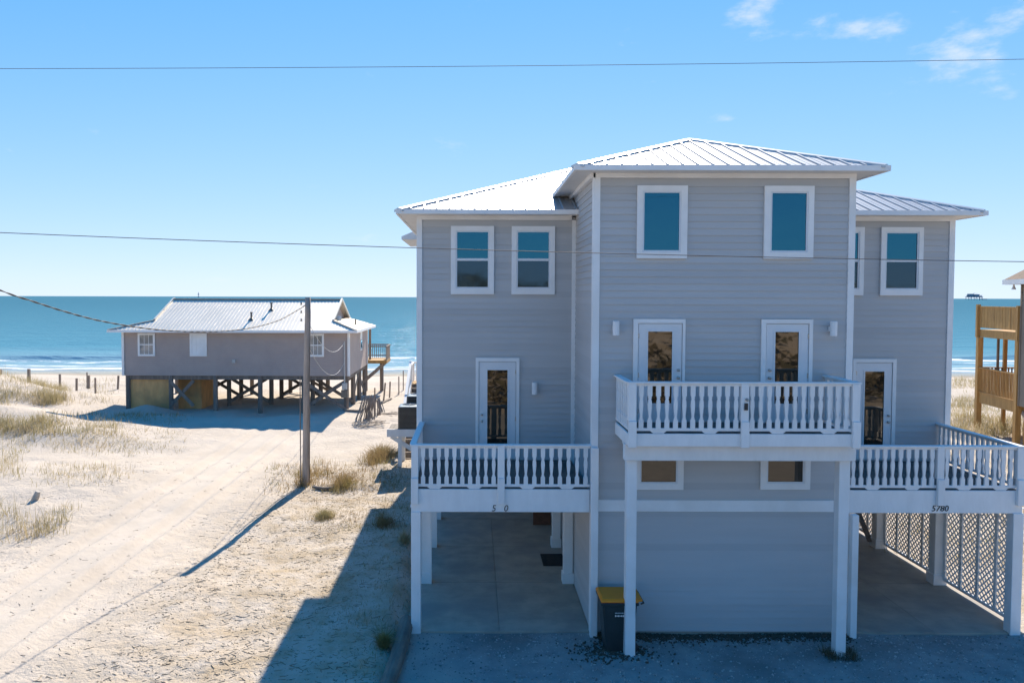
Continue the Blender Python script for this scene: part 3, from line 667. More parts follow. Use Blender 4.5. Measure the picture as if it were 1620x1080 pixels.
# ---- balconies
BAL_H = .80
def baluster_mesh():
    prof = [(.036, .0), (.036, .155)], [(.019, .165), (.027, .185), (.019, .205), (.021, .25), (.030, .36), (.034, .46), (.026, .54), (.019, .565), (.027, .585), (.019, .60)], [(.036, .615), (.036, BAL_H)]
    mb = MB(); mb.box(-.037, .037, -.02, .02, 0, .16); mb.box(-.037, .037, -.02, .02, .61, BAL_H)
    # flat-sawn profile: outline mirrored and given thickness
    out = [(.037, .16), (.02, .172), (.028, .188), (.018, .206), (.019, .24), (.026, .33), (.033, .43), (.029, .51), (.019, .556), (.029, .58), (.02, .597), (.037, .61)]
    poly = [(x, -.02, z) for x, z in out] + [(-x, -.02, z) for x, z in reversed(out)]
    n = len(out)
    V = [(x, -.02, z) for x, z in out] + [(-x, -.02, z) for x, z in out] + [(x, .02, z) for x, z in out] + [(-x, .02, z) for x, z in out]
    Fs = []
    for i in range(n - 1):
        Fs += [(i, i + 1, n + i + 1, n + i), (2 * n + i, 3 * n + i, 3 * n + i + 1, 2 * n + i + 1), (i, 2 * n + i, 2 * n + i + 1, i + 1), (n + i, n + i + 1, 3 * n + i + 1, 3 * n + i)]
    mb.add(V, Fs)
    return mb
_bm = {}
def baluster(parent, x, y, z, hgt, side=False):
    key = (round(hgt, 2), side)
    if key not in _bm:
        mb = baluster_mesh(); s_ = hgt / BAL_H
        mb.v = [((-p[1], p[0] * 1.2, p[2] * s_) if side else (p[0] * 1.2, p[1], p[2] * s_)) for p in mb.v]
        me = bpy.data.meshes.new('baluster'); me.from_pydata(mb.v, [], mb.f); me.materials.append(M['whitewood']); me.update(); _bm[key] = me
    return place('baluster', _bm[key], (x, y, z), parent)
def balcony(x0, x1, yf, yw, zdeck, ztop, fz0, label, sides, posts, n_bays, sp, rail_x=None, post_w=.145, drop=.30):
    """deck with fascia, plank floor, rails, balusters and posts"""
    b_ = MB().box(x0 + .02, x1 - .02, yf + .05, yw - .03, zdeck - .2, zdeck - .035).build('balcony', 'whitewood', house); b_['label'] = label
    n = int((yw - yf - .06) / .14)
    first = None
    for i in range(n):
        yy = yf + .05 + (i + .5) * (yw - yf - .08) / n
        if first is None: first = MB().box(x0 + .03, x1 - .03, yy - .066, yy + .066, zdeck - .034, zdeck).build('deck_board', 'deck', b_)
        else: copy_at(first, (first.location.x, yy, zdeck - .034), b_)
    f_ = lambda nm, *q: MB().box(*q).build(nm, 'whitewood', b_, bevel=.006)
    f_('fascia', x0, x1, yf, yf + .045, fz0, zdeck + .005)
    if 'l' in sides: f_('fascia', x0, x0 + .045, yf + .047, yw - .03, fz0, zdeck + .004)
    if 'r' in sides: f_('fascia', x1 - .045, x1, yf + .047, yw - .03, fz0, zdeck + .004)
    rx0, rx1 = rail_x or (x0, x1)
    z_b = zdeck + .055; bh = ztop - .085 - (z_b + .055)
    # rails
    f_('handrail', rx0 - .02, rx1 + .02, yf - .035, yf + .11, ztop - .035, ztop)
    f_('top_rail', rx0, rx1, yf + .012, yf + .052, ztop - .085, ztop - .036)
    f_('bottom_rail', rx0, rx1, yf + .010, yf + .055, z_b, z_b + .055)
    edges = [rx0] + [p for p in posts if rx0 + .3 < p < rx1 - .3] + [rx1]
    for p in posts:
        f_('post', p - post_w / 2, p + post_w / 2, yf - .032, yf + .10, zdeck + .25, ztop - .036)
        f_('post', p - post_w / 2 - .002, p + post_w / 2 + .002, yf - .075, yf - .003, zdeck - drop, zdeck + .25)
    for a, c in zip(edges[:-1], edges[1:]):
        aa = a + (post_w / 2 if a in posts else 0); cc = c - (post_w / 2 if c in posts else 0)
        k = max(2, int(round((cc - aa) / sp))); st = (cc - aa) / k
        for i in range(k): baluster(b_, aa + (i + .5) * st, yf + .032, z_b + .052, bh + .006)
        for q in (.27, .73):                       # little feet beneath the bottom rail
            xq = aa + q * (cc - aa)
            mb = MB().prism([(xq - .16, yf + .016, z_b + .001), (xq - .10, yf + .016, zdeck + .012), (xq + .10, yf + .016, zdeck + .012), (xq + .16, yf + .016, z_b + .001)], (0, .034, 0))
            mb.build('rail_foot', 'whitewood', b_)
    for s_, xx in (('l', rx0 + .03), ('r', rx1 - .03)):
        if s_ not in sides: continue
        f_('handrail', xx - .07, xx + .07, yf + .112, yw - .03, ztop - .037, ztop - .002)
        f_('top_rail', xx - .02, xx + .02, yf + .112, yw - .03, ztop - .086, ztop - .038)
        f_('bottom_rail', xx - .022, xx + .022, yf + .112, yw - .03, z_b, z_b + .055)
        k = int((yw - yf - .15) / sp); st = (yw - yf - .14) / k
        for i in range(k): baluster(b_, xx, yf + .11 + (i + .5) * st, z_b + .052, bh + .006, True)
    return b_
bl = balcony(-1.31, 2.44, 15.78, YW, 3.03, 3.98, 2.555, 'left balcony over the open carport', 'l', (-1.235, .575), 2, .171)
br = balcony(7.89, 11.53, 15.78, YW, 3.03, 3.98, 2.555, 'right balcony above the latticed carport', 'r', (9.78, 11.455), 2, .171)
bc = balcony(2.95, 7.36, 14.40, YT, 4.46, 5.46, 4.22, 'middle balcony with two glazed doors', 'lr', (3.02, 5.165, 7.285), 2, .166, drop=.25)
# beam that carries the middle balcony, joists and the lock box on its post
MB().box(2.93, 7.42, 14.62, 14.80, 3.90, 4.215).build('beam', 'whitewood', bc, bevel=.008)
for i in range(9): MB().box(3.1 + i * .5, 3.15 + i * .5, 14.81, YT - .03, 4.03, 4.255).build('joist', 'whitewood', bc)
lb = MB().box(5.145, 5.205, 14.33, 14.364, 4.93, 5.06).build('lock_box', 'black', bc)
MB().lathe((0, 0, 0), [(.03, 0), (.03, .02), (.018, .05), (.024, .07), (.01, .08)], 8).xform(Matrix.Translation((5.19, 14.367, 5.13)) @ Matrix.Rotation(math.pi / 2, 4, 'X')).build('knob', 'metal', bc)
# the wing beams continue down behind the fascia
for (a, c) in ((-1.29, 2.42), (7.9, 11.5)): MB().box(a, c, 15.83, 15.95, 2.57, 2.86).build('beam', 'whitewood', bl if a < 0 else br)

# ---- pillars
def pillar(x, y, w=.20, z1=2.56, wrap=False, zb=-.1, lab=None):
    p = MB().box(x - w / 2, x + w / 2, y - w / 2, y + w / 2, zb, z1).build('pillar', 'white', house, bevel=.008)
    if wrap: MB().box(x - w / 2 - .03, x + w / 2 + .03, y - w / 2 - .03, y + w / 2 + .03, .006, .26).build('plinth', 'white', p)
    return p
pillar(-1.21, 15.85); pillar(2.515, 15.655, .15, 3.95); pillar(11.44, 15.86, .22); pillar(7.94, 15.66, .14, 2.56)
pillar(3.10, 14.83, .20, 3.90, zb=-.15); pillar(7.26, 14.83, .20, 3.90, zb=-.15)
for y in (18.6, 21.3, 24.0, 26.7, 29.4):
    pillar(-1.19, y, .24, 2.6, True); pillar(2.34, y, .22, 2.6, y < 22); pillar(11.5, y, .26, 2.6, True); pillar(8.0, y, .22, 2.6, y < 22)
    if y < 25:
        for dx in (-.16, .13): MB().box(-1.19 + dx - .02, -1.19 + dx + .03, y - .17, y - .125, 0.006, 2.6).build('trim_board', 'white', house)
# ceilings over the carports, wooden store door and side door inside the left carport
MB().box(-1.35, 2.48, 15.96, YE - .05, 2.60, 2.618).build('carport_ceiling', 'soffit', house)
MB().box(7.87, 11.72, 15.96, YE - .05, 2.60, 2.618).build('carport_ceiling', 'soffit', house)
MB().box(2.44, 2.499, 19.55, 20.55, .01, 2.1).build('side_door', 'door', house)
MB().box(1.85, 2.40, 23.3, 23.36, .01, 2.0).build('store_panel', 'red_wood', house)
MB().box(1.75, 2.42, 23.2, 23.29, 1.2, 1.45).build('store_shelf', 'white', house)
# plank screen closing the back of the carport
for i in range(26):
    MB().box(-1.3 + i * .145, -1.3 + i * .145 + .14, 30.2, 30.23, .006, 2.6).build('screen_board', 'wood_grey', house)

# ---- lattice screen along the right carport
def lattice(y0, y1, x=11.62):
    z0, z1 = .17, 2.56
    ls = MB().box(x - .035, x + .035, y0, y1, z0 - .06, z0).build('lattice_screen', 'whitewood', house)
    n = max(2, int(round((y1 - y0) / .56)))
    for i in range(n + 1):
        yy = y0 + .04 + i * (y1 - y0 - .08) / n
        MB().box(x - .05, x - .022, yy - .042, yy + .042, z0 + .001, z1).build('stud', 'whitewood', ls)
    mb = MB(); Lh = z1 - z0; st = .105
    for sgn, xo in ((1, x - .012), (-1, x + .004)):
        c = -Lh
        while c < (y1 - y0) + Lh:
            # line y = c + sgn*(z) clipped to the panel
            a = (c, 0.0) if sgn > 0 else (c + Lh, 0.0); b_ = (c + Lh, Lh) if sgn > 0 else (c, Lh)
            pts = []
            ya, za, yb, zb = a[0], a[1], b_[0], b_[1]
            t0, t1 = 0., 1.
            dy = yb - ya
            lo, hi = 0., y1 - y0
            ta = (lo - ya) / dy; tb = (hi - ya) / dy
            t0 = max(t0, min(ta, tb)); t1 = min(t1, max(ta, tb))
            if t1 - t0 > .02:
                p = (xo, y0 + ya + t0 * dy, z0 + za + t0 * (zb - za)); q = (xo, y0 + ya + t1 * dy, z0 + za + t1 * (zb - za))
                mb.beam(p, q, .036, .008, up=(1, 0, 0))
            c += st * math.sqrt(2)
    stuff(mb.build('lattice_slats', 'whitewood', ls))
    return ls
for y0, y1 in ((15.98, 18.46), (18.74, 21.16), (21.44, 23.86), (24.14, 26.56)): lattice(y0, y1)
MB().beam((11.3, 21.35, .15), (11.3, 24.0, 2.5), .05, .14, up=(1, 0, 0)).build('brace', 'wood_grey', house)

# ---- house numbers
def number(txt, x, z, size, nm='house_number'):
    c = bpy.data.curves.new('num', 'FONT'); c.body = txt; c.size = size; c.extrude = .006; c.shear = .18; c.align_x = 'CENTER'; c.offset = -.001; c.resolution_u = 3
    t = bpy.data.objects.new('num', c); COL.objects.link(t)
    dg = bpy.context.evaluated_depsgraph_get()
    me = bpy.data.meshes.new_from_object(t.evaluated_get(dg)); bpy.data.objects.remove(t)
    me.transform(Matrix.Rotation(math.pi / 2, 4, 'X')); me.materials.clear(); me.materials.append(M['black'])
    place(nm, me, (x, 15.772, z), house)
number('5', .42, 2.575, .19); number('0', .675, 2.575, .19); number('5780', 9.79, 2.60, .18)

# ---- outside stair and equipment platform on the left side
st = place('stair', None, (-2.6, 34, 0), house)
nst = 13
for i in range(nst):
    y = 31.9 + i * .38; z = .22 + i * .205
    MB().box(-3.02, -1.98, y, y + .36, z - .05, z).build('tread', 'wood_grey', st)
    MB().box(-3.01, -1.99, y + .33, y + .355, z + .001, z + .154).build('riser', 'wood_pile', st)
for xx in (-3.07, -1.93):
    MB().beam((xx, 31.8, .12), (xx, 36.9, 2.85), .06, .28).build('stringer', 'whitewood', st)
MB().beam((-3.09, 31.8, 1.25), (-3.09, 36.9, 3.9), .12, .09).build('handrail', 'whitewood', st)
MB().beam((-3.09, 31.8, .95), (-3.09, 36.9, 3.6), .05, .5).build('rail_board', 'whitewood', st)
for y, z in ((31.85, 0), (34.4, 1.3), (36.9, 0)): MB().box(-3.15, -3.03, y - .06, y + .06, z, 1.3 + max(0, (y - 31.8) * .52)).build('post', 'whitewood', st)
ld = MB().box(-3.15, -1.45, 36.97, 38.6, 2.62, 2.8).build('landing', 'wood_raw', house)
for (x, y) in ((-3.09, 38.5), (-1.5, 38.5), (-3.09, 37.05)): MB().box(x - .06, x + .06, y - .06, y + .06, -.4, 3.75).build('post', 'whitewood', ld)
MB().box(-3.15, -1.45, 38.45, 38.56, 3.70, 3.78).build('handrail', 'whitewood', ld)
for i in range(9): MB().box(-2.95 + i * .17, -2.90 + i * .17, 38.48, 38.53, 2.80, 3.70).build('baluster', 'whitewood', ld)
for i in range(8): MB().box(-3.12, -3.07, 37.2 + i * .16, 37.24 + i * .16, 2.8, 3.7).build('baluster', 'whitewood', ld)
MB().box(-3.15, -3.04, 37.1, 38.44, 3.70, 3.77).build('handrail', 'whitewood', ld)
tread0 = MB().box(-3.15, -2.0, 29.85, 31.2, .12, .26).build('lower_landing', 'wood_grey', house)
pf = MB().box(-3.46, -1.40, 30.0, 30.05, 1.50, 1.80).build('equipment_platform', 'whitewood', house)
for i in range(11):
    xx = -3.45 + i * .187
    MB().box(xx, xx + .178, 30.06, 31.7, 1.70, 1.742).build('deck_board', 'deck', pf)
for z in (0,): MB().box(-3.46, -3.41, 30.052, 31.7, 1.52, 1.695).build('fascia', 'whitewood', pf)
for y in (30.15, 31.55): MB().box(-3.02, -2.87, y - .07, y + .07, -.3, 1.69).build('post', 'whitewood', pf)
MB().beam((-2.9, 30.14, .55 + .3), (-2.0, 30.14, 1.5 - .75), .05, .12).build('brace', 'whitewood', pf) if False else MB().beam((-3.3, 30.14, 1.5), (-2.1, 30.14, .75), .06, .16).build('brace', 'whitewood', pf)

def ac_unit(x, y, z, w, hgt, label, sc=1.0):
    a = thing('air_conditioner', (x, y, z), label, 'air conditioner', 'outdoor air conditioning units')
    MB().box(x - w / 2 + .02, x + w / 2 - .02, y - w / 2 + .02, y + w / 2 - .02, z, z + .05).build('base', 'black', a)
    MB().box(x - w / 2 + .03, x + w / 2 - .03, y - w / 2 + .03, y + w / 2 - .03, z + .051, z + hgt - .07).build('coil', 'black', a)
    mb = MB(); k = 17
    for i in range(k):
        zz = z + .07 + i * (hgt - .17) / k
        mb.box(x - w / 2, x + w / 2, y - w / 2, y - w / 2 + .025, zz, zz + .022).box(x - w / 2, x - w / 2 + .025, y - w / 2 + .026, y + w / 2, zz, zz + .022).box(x + w / 2 - .025, x + w / 2, y - w / 2 + .026, y + w / 2, zz, zz + .022)
    stuff(mb.build('louvres', 'ac_metal', a))
    for (i, j) in ((-1, -1), (1, -1), (1, 1), (-1, 1)):
        MB().box(x + i * (w / 2 - .02) - .03, x + i * (w / 2 - .02) + .03, y + j * (w / 2 - .02) - .03, y + j * (w / 2 - .02) + .03, z, z + hgt - .06).build('corner_post', 'ac_metal', a)
    MB().lathe((x, y, z + hgt - .07), [(w * .70, 0), (w * .70, .035), (w * .62, .055), (w * .40, .07), (w * .38, .05)], 4).xform(Matrix.Translation((x, y, 0)) @ Matrix.Rotation(math.pi / 4, 4, 'Z') @ Matrix.Translation((-x, -y, 0))).build('top_cover', 'ac_top', a)
    g = MB()
    for r_ in (.09, .16, .23, .30):
        g.tube([(x + w * r_ * 1.15 * math.cos(t), y + w * r_ * 1.15 * math.sin(t), z + hgt + .012) for t in np.linspace(0, 2 * math.pi, 17)], .008, 4)
    for t in np.linspace(0, math.pi, 5)[:-1]:
        g.beam((x - w * .36 * math.cos(t), y - w * .36 * math.sin(t), z + hgt + .012), (x + w * .36 * math.cos(t), y + w * .36 * math.sin(t), z + hgt + .012), .014, .014)
    g.build('fan_guard', 'ac_top', a)
ac_unit(-2.58, 30.52, 1.743, .86, .98, 'nearer tan air conditioner on the white platform beside the house')
ac_unit(-2.35, 31.45, 1.743, .80, 1.28, 'farther, taller air conditioner by the stair, behind the other unit')

# ------------------------------------------------------------------ things around the house
# doormat
dm = MB().box(1.84, 2.47, 19.7, 20.62, .006, .022)
for i in range(6): dm.box(1.88 + i * .1, 1.93 + i * .1, 19.74, 20.58, .0222, .028)
tag(dm.build('doormat', 'rubber', None), 'black rubber doormat on the concrete floor of the left carport', 'doormat')

# wheeled bin
bx, by = 2.93, 15.17
bin_ = thing('wheeled_bin', (bx, by, 0), 'dark green wheeled bin with yellow lid behind the white pillar', 'bin')
def frustum(x0, x1, y0, y1, z0, X0, X1, Y0, Y1, z1):
    return MB().add([(x0, y0, z0), (x1, y0, z0), (x1, y1, z0), (x0, y1, z0), (X0, Y0, z1), (X1, Y0, z1), (X1, Y1, z1), (X0, Y1, z1)],
                    [(0, 3, 2, 1), (4, 5, 6, 7), (0, 1, 5, 4), (1, 2, 6, 5), (2, 3, 7, 6), (3, 0, 4, 7)])
BZ = -.03
frustum(bx - .27, bx + .25, by - .24, by + .24, BZ, bx - .36, bx + .33, by - .33, by + .33, 1.0).build('body', 'bin', bin_, bevel=.025)
MB().box(bx - .39, bx + .36, by - .355, by + .355, .955, 1.015).build('rim', 'bin', bin_, bevel=.012)
lid = frustum(bx - .41, bx + .37, by - .37, by + .37, 1.017, bx - .38, bx + .33, by - .34, by + .34, 1.085).build('lid', 'yellow', bin_, bevel=.025)
MB().box(bx + .30, bx + .44, by - .30, by + .30, 1.02, 1.06).build('lid_flap', 'yellow', lid, bevel=.01)
MB().tube([(bx + .40, by - .30, .98), (bx + .46, by - .30, 1.0), (bx + .46, by + .30, 1.0), (bx + .40, by + .30, .98)], .017, 6).build('handle', 'black', bin_)
for s_ in (-1, 1):
    w_ = MB().lathe((0, 0, -.03), [(.09, 0), (.125, .008), (.125, .05), (.09, .06)], 14).xform(Matrix.Translation((bx + .24, by + s_ * .27, .095)) @ Matrix.Rotation(math.pi / 2, 4, 'X')).build('wheel', 'black', bin_)
MB().tube([(bx + .24, by - .26, .095), (bx + .24, by + .26, .095)], .013, 6).build('axle', 'metal', bin_)
mk = MB(); rr = random.Random(3)
for row, zc, hh in ((0, .80, .022), (1, .74, .04)):
    x = bx - .11
    while x < bx + .13:
        w_ = rr.uniform(.01, .028); yy = by - .24 - .09 * (zc - BZ) / 1.03 - .004
        mk.beam((x, yy, zc), (x + w_, yy, zc), .006, hh * rr.uniform(.5, 1)); x += w_ + .01
mk.build('faded_print', 'white', bin_)

# old piling laid along the drive
lg = MB(); a = Vector((-1.43, 16.05, .10)); b_ = Vector((-1.60, 11.6, .06))
lg.tube([a.lerp(b_, t) + Vector((.02 * math.sin(7 * t), 0, .012 * math.sin(11 * t))) for t in np.linspace(0, 1, 12)], [.15 + .008 * math.sin(9 * t) for t in np.linspace(0, 1, 12)], 14)
tag(lg.build('timber_log', 'tar_log', None, smooth=False), 'old round timber log edging the gravel drive by the carport post', 'log')

# utility pole standing in the sand
def wire(name, pts, rad, label, mat='wire', n=5, cat='power line', group=None):
    return tag(MB().tube(pts, rad, n).build(name, mat, None, smooth=True), label, cat, group)
def sag(a, b_, s_, n=24):
    a = Vector(a); b_ = Vector(b_); return [a.lerp(b_, t) - Vector((0, 0, 4 * s_ * t * (1 - t))) for t in np.linspace(0, 1, n)]
px, py = -6.28, 28.1
pg = gh(px, py)
pole = thing('utility_pole', (px, py, pg), 'weathered wooden utility pole standing in the sand beside the track', 'utility pole')
MB().tube([(px + .03 * math.sin(i * .8) * .3 + i * .0125, py, pg - .4 + i * .75) for i in range(10)] + [(px + .122, py, 7.03)], [.148 - .0045 * i for i in range(11)], 12).build('shaft', 'pole_wood', pole, smooth=True)
for z in (6.75, 6.45, 6.15):
    MB().lathe((px - .10, py - .10, z), [(.03, 0), (.04, .03), (.02, .05), (.04, .07), (.02, .10)], 8).build('insulator', 'shell', pole)
MB().tube([(px + .19, py - .05, 5.2), (px + .16, py - .05, 3.0), (px + .17, py - .05, .1)], .012, 5).build('ground_wire', 'wire', pole)
MB().tube([(px - .16, py - .1, 4.1), (px - .16, py - .1, .05)], .02, 6).build('conduit', 'wood_pile', pole)
dw = [(-5.9, 27.55), (-5.45, 27.35), (-5.1, 27.45)]
tag(MB().tube([(x, y, gh(x, y) + .07) for x, y in dw], [.05, .075, .06], 7).build('driftwood', 'wood_pile', None), 'short dark log lying at the foot of the utility pole', 'driftwood')

# roadside poles out of frame that carry the lines over the drive
def road_pole(x, y, hgt, lab):
    g = -.15 if y > -10 else 0
    g = gh(x, y)
    p = thing('roadside_pole', (x, y, g), lab, 'utility pole')
    MB().tube([(x, y, g - .3), (x, y, g + hgt * .5), (x, y, hgt)], [.17, .15, .12], 10).build('shaft', 'wood_grey', p, smooth=True)
    MB().beam((x, y - .9, hgt - .45), (x, y + .9, hgt - .45), .1, .12).build('crossarm', 'wood_grey', p)
    return p
LP = (-10.6, 9.5); RP = (24.0, 9.5)
road_pole(*LP, 10.7, 'tall roadside pole left of the view carrying the overhead lines')
road_pole(*RP, 11.0, 'tall roadside pole right of the view carrying the overhead lines')
def through(p0, p1, xa, xb, n=40, curve=0.0):
    """a line through two seen points, carried on to both poles"""
    out = []
    for t in np.linspace(0, 1, n):
        x = xa + t * (xb - xa); k = (x - p0[0]) / (p1[0] - p0[0])
        out.append((x, 9.5, p0[2] + k * (p1[2] - p0[2]) + curve * (x - p0[0]) * (x - p1[0])))
    return out
wire('power_line', through(at(0, 109, 9.5), at(1620, 94, 9.5), LP[0] + .05, RP[0] - .05, curve=.0006), .0035, 'uppermost thin overhead line crossing the open sky')
wire('power_line', through(at(0, 368, 9.5), at(1620, 414, 9.5), LP[0] + .05, RP[0] - .05, curve=.0011), .0050, 'lower overhead line crossing in front of the house windows')
# thick twisted service cable from the sand pole to the left roadside pole
A2 = Vector((-6.25, 28.05, 0)); B2 = Vector((LP[0], LP[1], 0)); nn = Vector((B2.y - A2.y, -(B2.x - A2.x), 0)).normalized()
def on_plane(x, y):
    d = ray(x, y); t = (A2 - Vector((0, 0, 0))).dot(nn) / d.dot(nn); return Vector((0, 0, H)) + d * t
cpx = [(484, 482), (470, 491), (440, 507), (400, 518), (350, 524), (300, 524.5), (250, 521.5), (200, 515), (150, 505.5), (100, 492), (50, 476), (0, 459)]
cp = [on_plane(*p) for p in cpx]
e = cp[-1] + (cp[-1] - cp[-2]) * 1.0; k = (B2.y - cp[-1].y) / (cp[-1].y - cp[-2].y)
cp += [cp[-1] + (cp[-1] - cp[-2]) * k * .5 + Vector((0, 0, .12)), cp[-1] + (cp[-1] - cp[-2]) * k + Vector((.08, 0, .5))]
fine = []
for i in range(len(cp) - 1):
    p0, p1, p2, p3 = cp[max(i - 1, 0)], cp[i], cp[i + 1], cp[min(i + 2, len(cp) - 1)]
    for t in np.linspace(0, 1, 14, endpoint=False):
        fine.append(.5 * ((2 * p1) + (p2 - p0) * t + (2 * p0 - 5 * p1 + 4 * p2 - p3) * t * t + (3 * p1 - p0 - 3 * p2 + p3) * t ** 3))
fine.append(cp[-1])
sv = MB(); s_len = 0; tw1 = []; tw2 = []
for i, p in enumerate(fine):
    if i: s_len += (p - fine[i - 1]).length
    ph = s_len * 2 * math.pi / .62
    tw1.append(p + Vector((math.cos(ph) * .010, 0, math.sin(ph) * .010))); tw2.append(p - Vector((math.cos(ph) * .010, 0, math.sin(ph) * .010)))
sv.tube(tw1, .0105, 5); sv.tube(tw2, .0095, 5)
tag(sv.build('service_cable', 'wire', None, smooth=True), 'thick twisted black cable sagging from the sand pole towards the left', 'power line')

# ------------------------------------------------------------------ cottage on pilings
YC = 47.0
CX0, CX1, CZ0, CZ1, CYB = -21.78, -7.78, 2.14, 4.90, 55.0
cot = thing('beach_cottage', (-14.8, 51, 0), 'low taupe cottage on wooden pilings with pale metal roof near the water', 'house')
MB().box(CX0, CX1, YC, CYB, CZ0, CZ1).build('wall', 'taupe', cot)
for (x, y) in ((CX0, YC), (CX1, YC), (CX1, CYB)): MB().box(x - .07, x + .07, y - .07, y + .07, CZ0 + .002, CZ1 - .002).build('corner_trim', 'white', cot)
MB().box(CX0 + .08, CX1 - .08, YC + .1, CYB - .1, CZ0 - .25, CZ0 - .003).build('floor_beam', 'wood_pile', cot)
# dutch-gable metal roof: hipped skirt, upright gablets at both ends
ez, rz, ry = 4.98, 6.88, 51.0
e0, e1, ey0, ey1 = -22.5, -7.22, 46.5, 55.5
g0, g1 = -20.15, -8.9
pitch = (rz - ez) / (ry - ey0)
zs = ez + pitch * 1.35
fy = ey0 + 1.35
R_ = MB()
R_.add([(e0, ey0, ez), (e1, ey0, ez), (g1, fy, zs), (g1, ry, rz), (g0, ry, rz), (g0, fy, zs)], [(0, 1, 2, 3, 4, 5)])
by_ = ey1 - 1.35
R_.add([(e0, ey1, ez), (e1, ey1, ez), (g1, by_, zs), (g1, ry, rz), (g0, ry, rz), (g0, by_, zs)], [(5, 4, 3, 2, 1, 0)])
R_.add([(e1, ey0, ez), (e1, ey1, ez), (g1 - .02, by_, zs), (g1 - .02, fy, zs)], [(0, 1, 2, 3)])
R_.add([(e0, ey0, ez), (e0, ey1, ez), (g0 + .02, by_, zs), (g0 + .02, fy, zs)], [(3, 2, 1, 0)])
R_.add([(e0, ey0, ez - .04), (e1, ey0, ez - .04), (e1, ey1, ez - .04), (e0, ey1, ez - .04)], [(3, 2, 1, 0)])
croof = R_.build('roof', 'cream_roof', cot)
rb = MB()
zf = lambda y: ez + pitch * (y - ey0)
x = e0 + .15
while x < e1:
    if x < g0: top = ey0 + 1.35 * (x - e0) / (g0 - e0)
    elif x > g1: top = ey0 + 1.35 * (e1 - x) / (e1 - g1)
    else: top = ry - .03
    if top - ey0 > .08: rb.beam((x, ey0, zf(ey0) + .012), (x, top, zf(top) + .012), .05, .018)
    x += .228
y = ey0 + .1
while y < ey1:
    k = min(1, (y - ey0) / 1.35, (ey1 - y) / 1.35)
    rb.beam((e1, y, ez + .012), (e1 - k * (e1 - g1), y, ez + k * (zs - ez) + .012), .05, .018)
    y += .228
stuff(rb.build('roof_ribs', 'cream_roof', croof))
for gx_, s_ in ((g1 - .35, 1), (g0 + .35, -1)):
    MB().prism([(gx_, fy + .1, zs), (gx_, by_ - .1, zs), (gx_, ry, rz - .05)], (.04 * s_, 0, 0)).build('gable', 'taupe', cot)
MB().beam((g0 - .05, ry, rz + .02), (g1 + .05, ry, rz + .02), .34, .04).build('ridge_cap', 'shell', croof)
for (y0_, y1_) in ((fy, ry), (by_, ry)):
    MB().beam((g1 + .02, y0_, zs + .02), (g1 + .02, y1_, rz + .02), .10, .16).build('rake_trim', 'cream_roof', croof)
    MB().beam((g0 - .02, y0_, zs + .02), (g0 - .02, y1_, rz + .02), .10, .16).build('rake_trim', 'cream_roof', croof)
MB().beam((e1, ey0, ez + .03), (g1, fy, zs + .03), .16, .04).build('hip_cap', 'shell', croof); MB().beam((e0, ey0, ez + .03), (g0, fy, zs + .03), .16, .04).build('hip_cap', 'shell', croof)
for q in ((e0 - .03, e1 + .03, ey0 - .04, ey0 - .002, ez - .14, ez + .012), (e1 + .002, e1 + .04, ey0 - .002, ey1, ez - .14, ez + .01), (e0 - .04, e0 - .002, ey0 - .002, ey1, ez - .14, ez + .01)):
    MB().box(*q).build('fascia', 'white', croof)
for (vx, vy) in ((-14.1, 48.0), (-13.2, 49.4)):
    MB().lathe((vx, vy, zf(vy) - .05), [(.22, 0), (.10, .12), (.06, .15), (.06, .45), (.09, .46), (.09, .52)], 8).build('roof_vent', 'ac_metal', croof)
MB().lathe((-7.9, 50.5, ez + .2), [(.12, 0), (.05, .1), (.05, .4)], 8).build('roof_vent', 'ac_metal', croof)
MB().lathe((-8.6, 48.3, zs - .02), [(.16, 0), (.16, .2), (.1, .3)], 8).build('roof_vent', 'wire_lt', croof)
def cwindow(x0, x1, z0, z1, blind):
    w = MB(); t = .12; y0, y1 = YC - .06, YC - .002
    w.box(x0, x0 + t, y0, y1, z0, z1).box(x1 - t, x1, y0, y1, z0, z1).box(x0 + t, x1 - t, y0, y1, z1 - t, z1).box(x0 + t, x1 - t, y0, y1, z0, z0 + t)
    o = w.build('window', 'white', cot); zm = (z0 + z1) / 2
    MB().box(x0 + t, x1 - t, YC - .045, YC - .003, zm - .03, zm + .03).build('meeting_rail', 'white', o)
    for a, b2 in ((z0 + t, zm - .03), (zm + .03, z1 - t)): MB().box(x0 + t, x1 - t, YC - .02, YC - .008, a, b2).build('pane', 'white' if blind else 'winglass', o)
    mm = MB()
    for i in (1, 2): mm.box(x0 + t + i * (x1 - x0 - 2 * t) / 3 - .012, x0 + t + i * (x1 - x0 - 2 * t) / 3 + .012, YC - .032, YC - .0202, z0 + t, z1 - t)
    mm.build('muntin', 'white', o)
cwindow(-20.85, -19.79, 3.35, 4.78, False); cwindow(-17.63, -16.57, 3.35, 4.78, True); cwindow(-10.35, -9.31, 3.34, 4.77, False)
sw = MB().box(CX1 + .002, CX1 + .05, 51.6, 52.4, 3.4, 4.75).build('side_window', 'white', cot); MB().box(CX1 + .051, CX1 + .06, 51.68, 52.32, 3.5, 4.1).build('pane', 'glass_low', sw)
MB().box(-14.98, -14.78, YC - .16, YC - .002, 2.95, 3.15).build('wall_lamp', 'wire_lt', cot)
